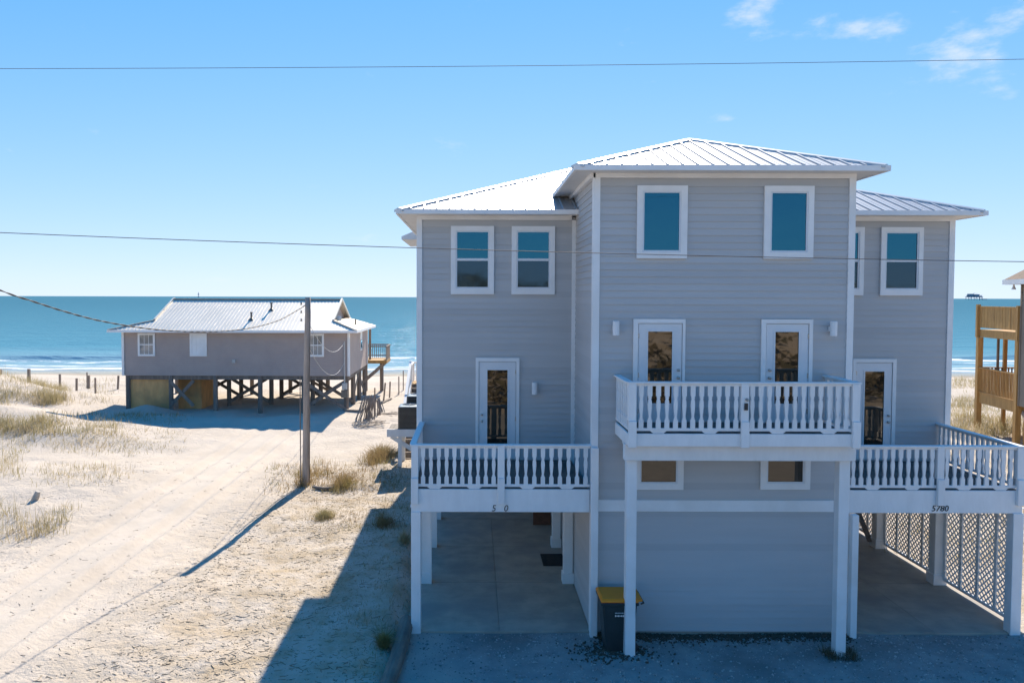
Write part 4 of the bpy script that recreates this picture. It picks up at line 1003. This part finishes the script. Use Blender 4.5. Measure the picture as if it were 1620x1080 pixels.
# pilings and braces
pxs = [-21.57, -18.89, -16.12, -13.33, -10.61, -7.95]; pys = [47.15, 49.75, 52.35, 54.9]
for j, y in enumerate(pys):
    for i, x in enumerate(pxs):
        zb = gh(x, y) - .4
        MB().tube([(x, y, zb), (x, y, CZ0 - .001)], .15, 8).build('piling', 'wood_pile', cot)
def xbrace(a, b2, flip=True):
    za, zb = gh(*a) + .25, CZ0 - .3
    MB().beam((a[0], a[1] - .17, za), (b2[0], b2[1] - .17, zb), .06, .2).build('brace', 'wood_pile', cot)
    if flip: MB().beam((a[0], a[1] - .235, zb), (b2[0], b2[1] - .235, za), .06, .2).build('brace', 'wood_pile', cot)
xbrace((pxs[1], pys[0]), (pxs[2] - 1.3, pys[0]))
xbrace((pxs[4], pys[0]), (pxs[5], pys[0])); xbrace((pxs[4], pys[1]), (pxs[5], pys[1])); xbrace((pxs[2], pys[1]), (pxs[3], pys[1])); xbrace((pxs[1], pys[2]), (pxs[2], pys[2]))
xbrace((pxs[3], pys[2]), (pxs[4], pys[2])); xbrace((pxs[3], pys[3]), (pxs[4], pys[3])); xbrace((pxs[5], pys[1]), (pxs[5], pys[2]), False); xbrace((pxs[5], pys[3]), (pxs[5], pys[2]), False)
# plywood store beneath
for i in range(3):
    x0_ = -21.45 + i * .86; MB().box(x0_, x0_ + .85, 47.2, 47.24, gh(x0_, 47.2) - .3, CZ0 - .003).build('plywood_panel', 'plywood', cot)
for i in range(2):
    x0_ = -18.86 + i * .72; MB().box(x0_, x0_ + .71, 48.2, 48.24, gh(x0_, 48.2) - .3, CZ0 - .003).build('plywood_panel', 'plywood', cot)
MB().box(-17.42, -17.38, 48.25, 50.5, -.3, CZ0 - .003).build('plywood_panel', 'plywood', cot)
# sea-side deck with porch post, railing and knee brace
dk = MB().box(-8.3, -6.35, 55.05, 57.6, 2.22, 2.45).build('deck', 'wood_raw', cot)
for y, x0_, x1_ in ((57.55, -8.3, -6.35),):
    MB().box(x0_, x1_, y - .05, y, 3.42, 3.5).build('handrail', 'wood_grey', dk); MB().box(x0_, x1_, y - .045, y - .01, 2.6, 2.66).build('bottom_rail', 'wood_grey', dk)
    for i in range(12): MB().box(x0_ + .08 + i * .16, x0_ + .12 + i * .16, y - .05, y - .01, 2.451, 3.42).build('baluster', 'wood_pile', dk)
MB().box(-6.42, -6.35, 55.1, 57.49, 3.42, 3.5).build('handrail', 'wood_grey', dk)
for i in range(15): MB().box(-6.41, -6.37, 55.12 + i * .16, 55.2 + i * .16, 2.2, 3.42).build('baluster', 'wood_grey', dk)
MB().box(-7.75, -7.6, 55.85, 56.0, 2.451, 4.94).build('porch_post', 'wood_pile', dk)
MB().box(-8.3, -6.4, 55.1, 55.14, 3.42, 3.5).build('handrail', 'wood_grey', dk)
MB().beam((-6.5, 55.4, 2.25), (-8.2, 54.7, .75), .12, .22).build('knee_brace', 'wood_grey', dk)
for x in (-8.1, -6.9): MB().tube([(x, 56.6, -.8), (x, 56.6, 2.2)], .14, 8).build('piling', 'wood_pile', dk)
# electric mast and meter on the near corner piling
em = MB().tube([(-8.02, 46.86, 4.3), (-8.02, 46.86, 1.7)], .04, 6).build('electric_mast', 'wire_lt', cot)
MB().box(-8.17, -7.87, 46.76, 46.98, 1.32, 1.72).build('meter', 'wire_lt', em); MB().box(-8.22, -7.82, 46.74, 46.99, .82, 1.28).build('breaker_box', 'ac_metal', em)
wire('service_drop', sag((px + .05, py, 6.3), (-8.02, 46.8, 4.25), .9), .010, 'thin slack wire from the sand pole to the corner of the cottage', 'wire_lt')
wire('phone_drop', sag((px + .05, py, 5.4), (-8.02, 46.8, 3.0), 1.0), .008, 'lower slack wire from the sand pole to the cottage meter', 'wire_lt')

# ------------------------------------------------------------------ neighbour at the right edge
nb = thing('timber_deck_house', (30, 33, 0), 'brown neighbouring house at the right edge with two stacked timber decks', 'house')
NB = Matrix.Translation((26.98, 40.6, 0)) @ Matrix.Rotation(R(-9.5), 4, 'Z')
def nbb(nm, mat, *q, p=nb): return MB().box(*q).build(nm, mat, p, xf=NB)
nbb('wall', 'brown_siding', 0, 9, -13.0, -4.2, 1.9, 8.05)
nbb('corner_trim', 'brown_siding', -.03, .1, -4.27, -4.17, 1.9, 7.9)
nr = MB().add([(-.55, -13.5, 7.98), (9.5, -13.5, 7.98), (9.5, -3.7, 7.98), (-.55, -3.7, 7.98), (4.5, -8.7, 12.0), (4.5, -8.5, 12.0), (-.55, -13.5, 7.8), (9.5, -13.5, 7.8), (9.5, -3.7, 7.8), (-.55, -3.7, 7.8)],
              [(0, 1, 4), (1, 2, 5, 4), (2, 3, 5), (3, 0, 4, 5), (9, 8, 7, 6), (0, 6, 7, 1), (1, 7, 8, 2), (2, 8, 9, 3), (3, 9, 6, 0)]).build('roof', 'shingle', nb, xf=NB)
for q in ((-.6, -.553, -13.5, -3.7, 7.74, 7.975), (-.6, 9.5, -3.698, -3.65, 7.74, 7.975)): MB().box(*q).build('fascia', 'white', nr, xf=NB)
fl = MB().lathe((-.25, -4.0, 7.5), [(.10, 0), (.10, .03), (.05, .14), (.03, .24)], 8).build('flood_light', 'white', nb, xf=NB)
up = nbb('upper_deck', 'wood_raw', .03, 5, -4.18, -.03, 5.02, 5.42)
lo = nbb('lower_deck', 'wood_raw', .03, 5, -4.18, -.03, 1.52, 2.07)
rr = random.Random(5)
for k in range(27):      # close-boarded parapet of the upper deck
    y = -4.12 + k * .15; nbb('board', 'wood_raw', .0 + rr.uniform(0, .012), .045, y, y + .143, 5.52, 6.60, p=up)
nbb('handrail', 'wood_raw', -.04, .12, -4.18, 0.0, 6.60, 6.66, p=up)
for k in range(28):      # slatted rail of the lower deck
    y = -4.1 + k * .145; nbb('baluster', 'wood_raw', .02, .06, y, y + .055, 2.12, 3.36, p=lo)
nbb('handrail', 'wood_raw', -.03, .11, -4.18, 0.0, 3.361, 3.42, p=lo); nbb('bottom_rail', 'wood_raw', -.01, .03, -4.18, 0, 2.08, 2.115, p=lo)
for k in range(30): nbb('baluster', 'wood_pile', .2 + k * .16, .26 + k * .16, -.12, -.07, 2.12, 3.36, p=lo)
nbb('handrail', 'wood_raw', .12, 5, -.16, -.03, 3.361, 3.42, p=lo)
for (x, y, z1) in ((-.12, -.18, 6.75), (-.12, -4.16, 6.72)): nbb('post', 'wood_raw', x, x + .17, y, y + .17, 5.0, z1, p=up)
for (x, y) in ((-.1, -.28), (-.1, -4.14)): nbb('post', 'wood_raw', x + .02, x + .27, y, y + .25, -.6, 5.0)
for x in (1.2, 2.3, 3.6): nbb('post', 'wood_raw', x, x + .16, -.25, -.09, -.6, 5.0)
nbb('post', 'wood_pile', .9, 1.0, -.2, -.1, 2.08, 5.0)
for x in (.3, 4.5, 8.6):
    for y in (-12.7, -8.6, -4.5): nbb('piling', 'wood_raw', x - .14, x + .14, y - .14, y + .14, -.6, 1.9)
MB().beam((.15, -4.3, 1.6), (.15, -6.2, .3), .08, .22).build('brace', 'wood_grey', nb, xf=NB)

# ------------------------------------------------------------------ beach posts and the broken sand fence
def beach_post(x, y, hgt, w, lean, lab):
    z = gh(x, y)
    tag(MB().beam((x, y, z - .3), (x + lean[0] * hgt, y + lean[1] * hgt, z + hgt), w, w * .8).build('fence_post', 'wood_grey', None), lab, 'post', 'posts on the beach')
for (q, hgt, w, le, lab) in (
        ((1, 611), 1.3, .2, (0, 0), 'stout post at the left edge of the view behind the grassy dune'),
        ((46, 604), 1.2, .2, (0, 0), 'stout post rising from the grass crest of the left dune'),
        ((95, 611), 1.0, .14, (0, 0), 'lone post on bare sand right of the grassy dune crest'),
        ((121, 624), 1.1, .13, (.03, 0), 'short post nearest the viewer in the row left of the cottage'),
        ((138, 613), 1.3, .08, (0, 0), 'thin tall stake of the close pair left of the cottage'),
        ((140.5, 613), 1.05, .14, (.02, 0), 'thicker post of the close pair left of the cottage'),
        ((151, 620), 1.15, .11, (0, 0), 'slim post between the close pair and the cottage corner'),
        ((186, 613), 1.05, .13, (.08, 0), 'slightly leaning post beside the left corner of the cottage'),
        ((606, 636), 1.3, .10, (.12, 0), 'leaning stake behind the broken slat fence'),
        ((616, 630), 1.15, .10, (.05, 0), 'stake right of the leaning one behind the broken slat fence'),
        ((631, 623), 1.3, .08, (0, 0), 'thin stake on the open beach nearest the air conditioners'),
        ((638, 617), 1.5, .07, (0, 0), 'thin tall stake farthest out beside the stair rail'),
        ((593, 634), .9, .08, (0, 0), 'low stake beside the cottage pilings')):
    g = gnd(*q); beach_post(g.x, g.y, hgt, w, le, lab)
sf = thing('sand_fence', (-6.3, 46.2, 0), 'collapsed grey slat fence fanned out on the sand near the cottage', 'fence')
rr = random.Random(9)
for i in range(46):
    t = i / 45
    b0 = land(561.5 + 46 * t + rr.uniform(-2, 2), 664 - 12 * t + 6 * math.sin(3.1 * t) + rr.uniform(-2.5, 2.5))
    tp = at(577 + 24 * t + rr.uniform(-4, 4), 627 + 14 * max(0, t - .55) + rr.uniform(-3, 5), b0.y + rr.uniform(.2, .9))
    MB().beam(b0 - Vector((0, 0, .08)), tp, .05, .016).build('slat', 'wood_grey', sf)
for i in range(16):
    x, y = -5.7 + rr.uniform(-.4, .7), 45.7 + rr.uniform(-.8, .7); z = gh(x, y) + .06; an = rr.uniform(-.9, -.2); ln = rr.uniform(.6, 1.3)
    MB().beam((x, y, z), (x + ln * math.cos(an), y + ln * math.sin(an), z + rr.uniform(-.03, .12)), .045, .014).build('slat', 'wood_grey', sf)
for zz in (.35, .75): MB().tube([(-6.85, 44.9, zz), (-6.35, 45.3, zz + .08), (-5.8, 45.8, zz - .1)], .008, 4).build('binding_wire', 'wire', sf)
s2 = thing('slat_heap', (-5.9, 41.3, 0), 'small heap of broken grey slats lying before the collapsed fence', 'debris')
for i in range(26):
    x, y = -6.05 + rr.uniform(-.75, .75), 41.6 + rr.uniform(-.7, .5); z = gh(x, y) + rr.uniform(.02, .2); an = rr.uniform(-1.1, .3); ln = rr.uniform(.5, 1.1)
    MB().beam((x, y, z), (x + ln * math.cos(an), y + ln * math.sin(an) * .6, z + rr.uniform(-.06, .16)), .05, .016).build('slat', 'wood_grey', s2)
for (q0, q1, lab) in (((545, 650), (572, 651), 'grey plank lying on the sand at the cottage corner'), ((600, 640), (618, 632), 'dark board on the sand right of the fence stakes')):
    a, b_ = gnd(*q0), gnd(*q1); tag(MB().beam((a.x, a.y, gh(a.x, a.y) + .06), (b_.x, b_.y, gh(b_.x, b_.y) + .08), .22, .08).build('plank', 'wood_grey', None), lab, 'plank')
# stump among the tufts on the left
g = gnd(58, 800)
z = gh(g.x, g.y)
tag(MB().tube([(g.x - .1, g.y, z - .1), (g.x, g.y, z + .14), (g.x + .06, g.y, z + .3)], [.12, .11, .08], 8).build('driftwood_stump', 'shell', None), 'pale driftwood stump among sparse tufts at the left', 'driftwood')

# ------------------------------------------------------------------ grass, brush, litter
def blades(name, pts, hs, ws, mat, lean=.35, curl=.35, seed=1):
    rg = np.random.default_rng(seed); n = len(pts); p = np.asarray(pts, float)
    an = rg.uniform(0, 2 * np.pi, n); ln = rg.normal(0, lean, n); da = rg.uniform(0, 2 * np.pi, n)
    dx, dy = np.cos(da) * ln, np.sin(da) * ln; wx, wy = np.cos(an) * ws, np.sin(an) * ws
    V = np.zeros((n, 5, 3)); h = hs
    V[:, 0] = p + np.stack([wx, wy, 0 * h], 1); V[:, 1] = p - np.stack([wx, wy, 0 * h], 1)
    m = p + np.stack([dx * h * .5, dy * h * .5, h * .58], 1)
    V[:, 2] = m - np.stack([wx, wy, 0 * h], 1) * .75; V[:, 3] = m + np.stack([wx, wy, 0 * h], 1) * .75
    cu = 1 + curl * rg.random(n)
    V[:, 4] = p + np.stack([dx * h * 1.3 * cu, dy * h * 1.3 * cu, h], 1)
    i = np.arange(n) * 5
    f = [None] * (2 * n); f[0::2] = np.stack([i, i + 1, i + 2, i + 3], 1).tolist(); f[1::2] = np.stack([i + 3, i + 2, i + 4], 1).tolist()
    return V.reshape(-1, 3), f
def blade_obj(name, pts, hs, ws, mat, seed, parent=None, lean=.35):
    V, f = blades(name, pts, hs, ws, mat, lean=lean, seed=seed)
    me = bpy.data.meshes.new(name); lo = V.min(0); hi = V.max(0); org = np.array([(lo[0] + hi[0]) / 2, (lo[1] + hi[1]) / 2, lo[2]])
    me.from_pydata((V - org).tolist(), [], f); me.materials.append(M[mat]); me.update()
    return place(name, me, org, parent)
rg = np.random.default_rng(21)
def patch(x0, x1, y0, y1, n, h, w, clump=6, sd=.22):
    """tufts scattered over the ground seen between these photo pixels"""
    P = []; Hs = []; W = []
    for _ in range(n):
        g = land(rg.uniform(x0, x1), rg.uniform(y0, y1)); k = rg.integers(max(2, clump // 2), clump * 2)
        xs = g.x + rg.normal(0, sd, k); ys = g.y + rg.normal(0, sd, k); hh = h * rg.uniform(.45, 1.2)
        for x, y in zip(xs, ys): P.append((x, y)); Hs.append(hh * rg.uniform(.5, 1.15)); W.append(w * rg.uniform(.6, 1.3))
    return P, Hs, W
def grass_from(name, patches, mat, seed, lean=.35):
    P, Hs, W = [], [], []
    for a in patches:
        p, h, w = patch(*a); P += p; Hs += h; W += w
    P = np.array(P); z = ground_h(P[:, 0], P[:, 1]) - .03
    return blade_obj(name, np.column_stack([P, z]), np.array(Hs), np.array(W), mat, seed, lean=lean)
stuff(grass_from('dune_grass', [
    (-60, 105, 612, 640, 190, .65, .010, 9, .3), (-60, 60, 604, 622, 120, .75, .010, 8, .3), (60, 100, 616, 640, 90, .7, .011, 10, .3),
    (-60, 95, 664, 690, 190, .55, .011, 10, .28), (90, 190, 655, 690, 90, .45, .010, 7, .3), (190, 285, 655, 665, 60, .3, .010, 7, .25), (90, 285, 662, 715, 260, .22, .010, 5, .3),
    (-60, 210, 690, 720, 100, .35, .009, 6, .25), (60, 215, 738, 768, 75, .3, .008, 7, .25), (-60, 40, 790, 860, 45, .45, .008, 9, .2), (-40, 30, 720, 760, 60, .5, .008, 7, .2), (40, 90, 825, 850, 22, .5, .008, 10, .15), (80, 112, 800, 825, 14, .4, .008, 7, .15),
    (130, 180, 600, 640, 40, .5, .010, 8, .3),
    (1505, 1560, 596, 616, 60, .6, .011, 8, .3), (1505, 1560, 632, 650, 70, .55, .011, 9, .3), (1500, 1620, 660, 692, 150, .7, .011, 10, .3), (1500, 1620, 620, 650, 60, .4, .01, 7, .3), (1400, 1900, 640, 900, 300, .5, .01, 8, .3)],
    'grass', 31), 'sparse straw-coloured dune grass growing on the sand', 'grass')
stuff(grass_from('dry_grass', [
    (430, 560, 735, 780, 150, .24, .007, 9, .2), (480, 520, 730, 755, 26, .42, .007, 12, .16), (540, 640, 740, 775, 230, .16, .007, 9, .25), (480, 610, 785, 840, 220, .12, .006, 8, .22), (430, 648, 790, 1000, 420, .08, .005, 6, .25),
    (600, 648, 790, 850, 45, .2, .007, 9, .18), (560, 648, 850, 1070, 70, .15, .006, 7, .2), (470, 500, 745, 775, 30, .5, .007, 10, .15)],
    'brush', 32), 'thin brown grass straggling between pole and house', 'grass')
def clump(name, px0, px1, py0, py1, n, h, w, mat, lab, seed, lean=.5):
    c0 = land((px0 + px1) / 2, (py0 + py1) / 2); ex = abs(land(px1, (py0 + py1) / 2).x - c0.x); ey = abs(land((px0 + px1) / 2, py0).y - c0.y)
    m = n * 14; P = np.column_stack([c0.x + rg.normal(0, .48, m) * ex, c0.y + rg.normal(0, .48, m) * ey])
    k = vnoise(P[:, 0] / .35, P[:, 1] / .35, 3) > -.34; P = P[k]; m = len(P)
    r2 = ((P[:, 0] - c0.x) / ex) ** 2 + ((P[:, 1] - c0.y) / ey) ** 2
    hs_ = h * np.exp(-.55 * r2) * rg.uniform(.25, 1.25, m) ** 1.3 + .03
    o = blade_obj(name, np.column_stack([P, ground_h(P[:, 0], P[:, 1]) - .02]), hs_, w * rg.uniform(.5, 1.1, m), mat, seed, lean=lean * 1.5)
    return tag(o, lab, 'plant')
clump('brush_clump', 575, 628, 712, 738, 130, .55, .009, 'brush', 'large brown brushy clump beside the equipment platform', 41)
clump('brush_clump', 525, 560, 757, 778, 60, .38, .008, 'brush', 'brown tuft on the sand right of the utility pole foot', 42)
clump('brush_clump', 500, 528, 813, 824, 80, .22, .008, 'grass', 'flat green-brown tuft below the utility pole', 43)
clump('brush_clump', 592, 622, 822, 838, 34, .26, .008, 'brush', 'dark tuft inside the house shadow near its upper edge', 44)
clump('brush_clump', 600, 614, 1014, 1028, 90, .22, .007, 'brush', 'dark tuft in the shade beside the timber log', 45)
clump('brush_clump', 632, 648, 850, 862, 20, .3, .008, 'grass', 'green tuft against the outer side of the corner post', 46)
def weeds(name, x0, x1, y0, y1, n, h, lab, seed):
    P = np.column_stack([rg.uniform(x0, x1, n), rg.uniform(y0, y1, n)]); z = drive_h(P[:, 0], P[:, 1]) - .01
    return tag(blade_obj(name, np.column_stack([P, z]), h * rg.uniform(.4, 1.2, n), .006 * rg.uniform(.6, 1.4, n), 'scrub', seed, lean=.7), lab, 'plant')
weeds('weed_tuft', 6.95, 7.62, 14.55, 15.0, 420, .16, 'dark weeds around the foot of the right balcony pillar', 51)
weeds('weed_tuft', 2.6, 2.75, 15.45, 15.75, 60, .1, 'small dark weeds beside the bin at the wall corner', 52)

def litter(name, n, area, mat, seed, smin=.02, smax=.14, hfun=None, lab=None, thick=.006):
    rl = np.random.default_rng(seed); mb_v = []; mb_f = []
    P = area(rl, n); z = (hfun or ground_h)(P[:, 0], P[:, 1])
    an = rl.uniform(-.9, .9, n) + np.where(rl.random(n) < .2, 1.57, 0); ln = smin + (smax - smin) * rl.random(n) ** 3; w = thick * rl.uniform(.6, 1.8, n)
    ti = rl.uniform(-.06, .06, n)
    ux, uy = np.cos(an), np.sin(an)
    V = np.zeros((n, 6, 3))
    for e_, s_ in ((0, -1), (1, 1)):
        cx, cy = P[:, 0] + s_ * ux * ln / 2, P[:, 1] + s_ * uy * ln / 2; cz = z + .004 + s_ * ti * ln
        V[:, e_ * 3] = np.stack([cx - uy * w, cy + ux * w, cz - .003], 1); V[:, e_ * 3 + 1] = np.stack([cx + uy * w, cy - ux * w, cz - .003], 1); V[:, e_ * 3 + 2] = np.stack([cx, cy, cz + w * 1.3], 1)
    i = np.arange(n) * 6; f = []
    for t in ((0, 1, 4, 3), (1, 2, 5, 4), (2, 0, 3, 5)): f += np.stack([i + q for q in t], 1).tolist()
    for t in ((0, 2, 1), (3, 4, 5)): f += np.stack([i + q for q in t], 1).tolist()
    me = bpy.data.meshes.new(name); me.from_pydata(V.reshape(-1, 3).tolist(), [], f); me.materials.append(M[mat]); me.update()
    return stuff(place(name, me, (0, 0, 0)), lab, 'litter')
def yard(rl, n):
    out = []
    while len(out) < n:
        x = rl.uniform(-15, -1.45, 4 * n); y = 12 + 20 * rl.random(4 * n) ** 1.5
        dens = .12 + .88 * np.clip((x + 8.6) / 2.5, 0, 1); dens *= .25 + 1.6 * np.clip(vnoise(x / 1.1, y / 1.1, 6) + .28, 0, 1)
        k = rl.random(4 * n) < dens; out += np.column_stack([x, y])[k].tolist()
    return np.array(out[:n])
litter('straw_litter', 6000, yard, 'litter', 61, .015, .2, thick=.0032, lab='straw and twig litter strewn over the trampled sand')
def strandline(rl, n):
    y = 11 + 16 * rl.random(n); return np.column_stack([-6.7 + .25 * vnoise(y / 9, 0 * y, 4) + rl.normal(0, .09, n), y])
litter('twig_line', 220, strandline, 'litter', 62, .02, .16, thick=.004, lab='thin line of twigs along the edge of the track')
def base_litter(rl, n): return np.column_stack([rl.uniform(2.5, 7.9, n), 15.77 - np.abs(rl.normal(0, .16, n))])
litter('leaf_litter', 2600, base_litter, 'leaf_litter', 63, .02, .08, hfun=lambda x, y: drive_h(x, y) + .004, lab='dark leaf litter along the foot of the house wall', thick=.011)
def pebbles():
    rp = np.random.default_rng(90); n = 13000
    x = rp.uniform(-1.3, 13, n); y = 15.75 - 5.2 * rp.random(n) ** 1.2; r_ = .006 + .026 * rp.random(n) ** 3; z = drive_h(x, y) + r_ * .3
    O = np.array([(1, 0, 0), (0, 1, 0), (-1, 0, 0), (0, -1, 0), (0, 0, .7), (0, 0, -.7)])
    V = O[None] * r_[:, None, None] * rp.uniform(.6, 1.3, (n, 6, 1)) + np.stack([x, y, z], 1)[:, None]
    b0 = np.arange(n) * 6; f = []
    for t in ((0, 1, 4), (1, 2, 4), (2, 3, 4), (3, 0, 4), (1, 0, 5), (2, 1, 5), (3, 2, 5), (0, 3, 5)): f += np.stack([b0 + q for q in t], 1).tolist()
    me = bpy.data.meshes.new('pebbles'); me.from_pydata(V.reshape(-1, 3).tolist(), [], f); me.materials.append(M['pebble']); me.update()
    stuff(place('pebbles', me, (0, 0, 0)), 'loose pale gravel scattered over the drive', 'gravel')
M['pebble'] = pmat('pebble', (.50, .475, .44), (.18, .17, .16), scale=9, rough=.9, contrast=(.42, .58))
pebbles()
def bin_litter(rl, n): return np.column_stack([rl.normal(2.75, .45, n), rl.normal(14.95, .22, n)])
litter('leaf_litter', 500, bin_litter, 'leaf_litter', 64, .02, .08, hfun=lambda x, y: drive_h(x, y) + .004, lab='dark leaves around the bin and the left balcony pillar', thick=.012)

# scrub on the dunes across the street (seen only in the window reflections)
def scrub_stuff():
    rs = np.random.default_rng(77); n = 1500; x = rs.normal(6, 30, n); y = -11.5 - 80 * rs.random(n) ** 1.4
    V = []; Fs = []
    z = ground_h(x, y)
    for i in range(n):
        s_ = rs.uniform(.4, 1.5); k = 12
        c = rs.normal(0, .45, (k, 3)) * s_; c[:, 2] = np.abs(c[:, 2]) * .8 + .1
        for q in c:
            a = rs.normal(0, .3, (3, 3)) * s_; b0 = len(V)
            for r_ in a: V.append((x[i] + q[0] + r_[0], y[i] + q[1] + r_[1], z[i] + q[2] + abs(r_[2])))
            Fs.append((b0, b0 + 1, b0 + 2))
    me = bpy.data.meshes.new('scrub'); me.from_pydata(V, [], Fs); me.materials.append(M['scrub']); me.update()
    stuff(place('dune_scrub', me, (0, 0, 0)), 'low scrub on the dunes across the street', 'scrub')
scrub_stuff()

# ------------------------------------------------------------------ far out on the water
PX, PY = at(1541, 470, 5000).x, 5000.0
pl = thing('gas_platform', (PX, PY, SEA), 'distant offshore gas platform on stilts at the right horizon', 'platform')
W2 = 46
for x in (-44, -26, -8, 10, 28, 44):
    for y in (-14, 14): MB().tube([(PX + x * 1.03, PY + y, SEA - 4), (PX + x, PY + y, 16)], 1.6, 6).build('leg', 'hazed_steel', pl)
for x in (-44, -8, 28): MB().beam((PX + x, PY - 14, 1), (PX + x + 17, PY - 14, 15), 1.2, 1.2).build('brace', 'hazed_steel', pl)
for (a, c, z0, z1, nm) in ((-50, 50, 15.5, 19, 'lower_deck'), (-46, 44, 27, 29, 'upper_deck'), (-40, -14, 19, 27, 'module'), (-8, 22, 19, 27, 'module'), (28, 42, 19, 25, 'module'), (-36, -10, 29, 38, 'quarters'), (2, 26, 29, 35, 'module')):
    MB().box(PX + a, PX + c, PY - 16, PY + 16, z0, z1).build(nm, 'hazed_steel', pl)
MB().tube([(PX - 4, PY, 29), (PX - 2, PY, 44)], .9, 5).build('crane_mast', 'hazed_steel', pl); MB().beam((PX - 2, PY, 42), (PX + 22, PY, 39), 1, 1.2).build('crane_boom', 'hazed_steel', pl)
MB().box(PX + 50.2, PX + 84, PY - 5, PY + 5, 1, 5).build('landing_stage', 'hazed_steel', pl)
for x in (56, 68, 80): MB().tube([(PX + x, PY, SEA - 4), (PX + x, PY, 1)], 1.2, 5).build('leg', 'hazed_steel', pl)
QX, QY = at(314, 466, 7000).x, 7000.0
mk_ = thing('channel_marker', (QX, QY, SEA), 'tiny far marker mast on the left horizon above the cottage roof', 'marker')
MB().tube([(QX, QY, SEA - 3), (QX, QY, 46)], 2.2, 6).build('mast', 'hazed_steel', mk_)
MB().box(QX - 6, QX + 6, QY - 6, QY + 6, 22, 29).build('cabin', 'hazed_steel', mk_); MB().box(QX - 8, QX + 8, QY - 8, QY + 8, 4, 7).build('base_deck', 'hazed_steel', mk_)
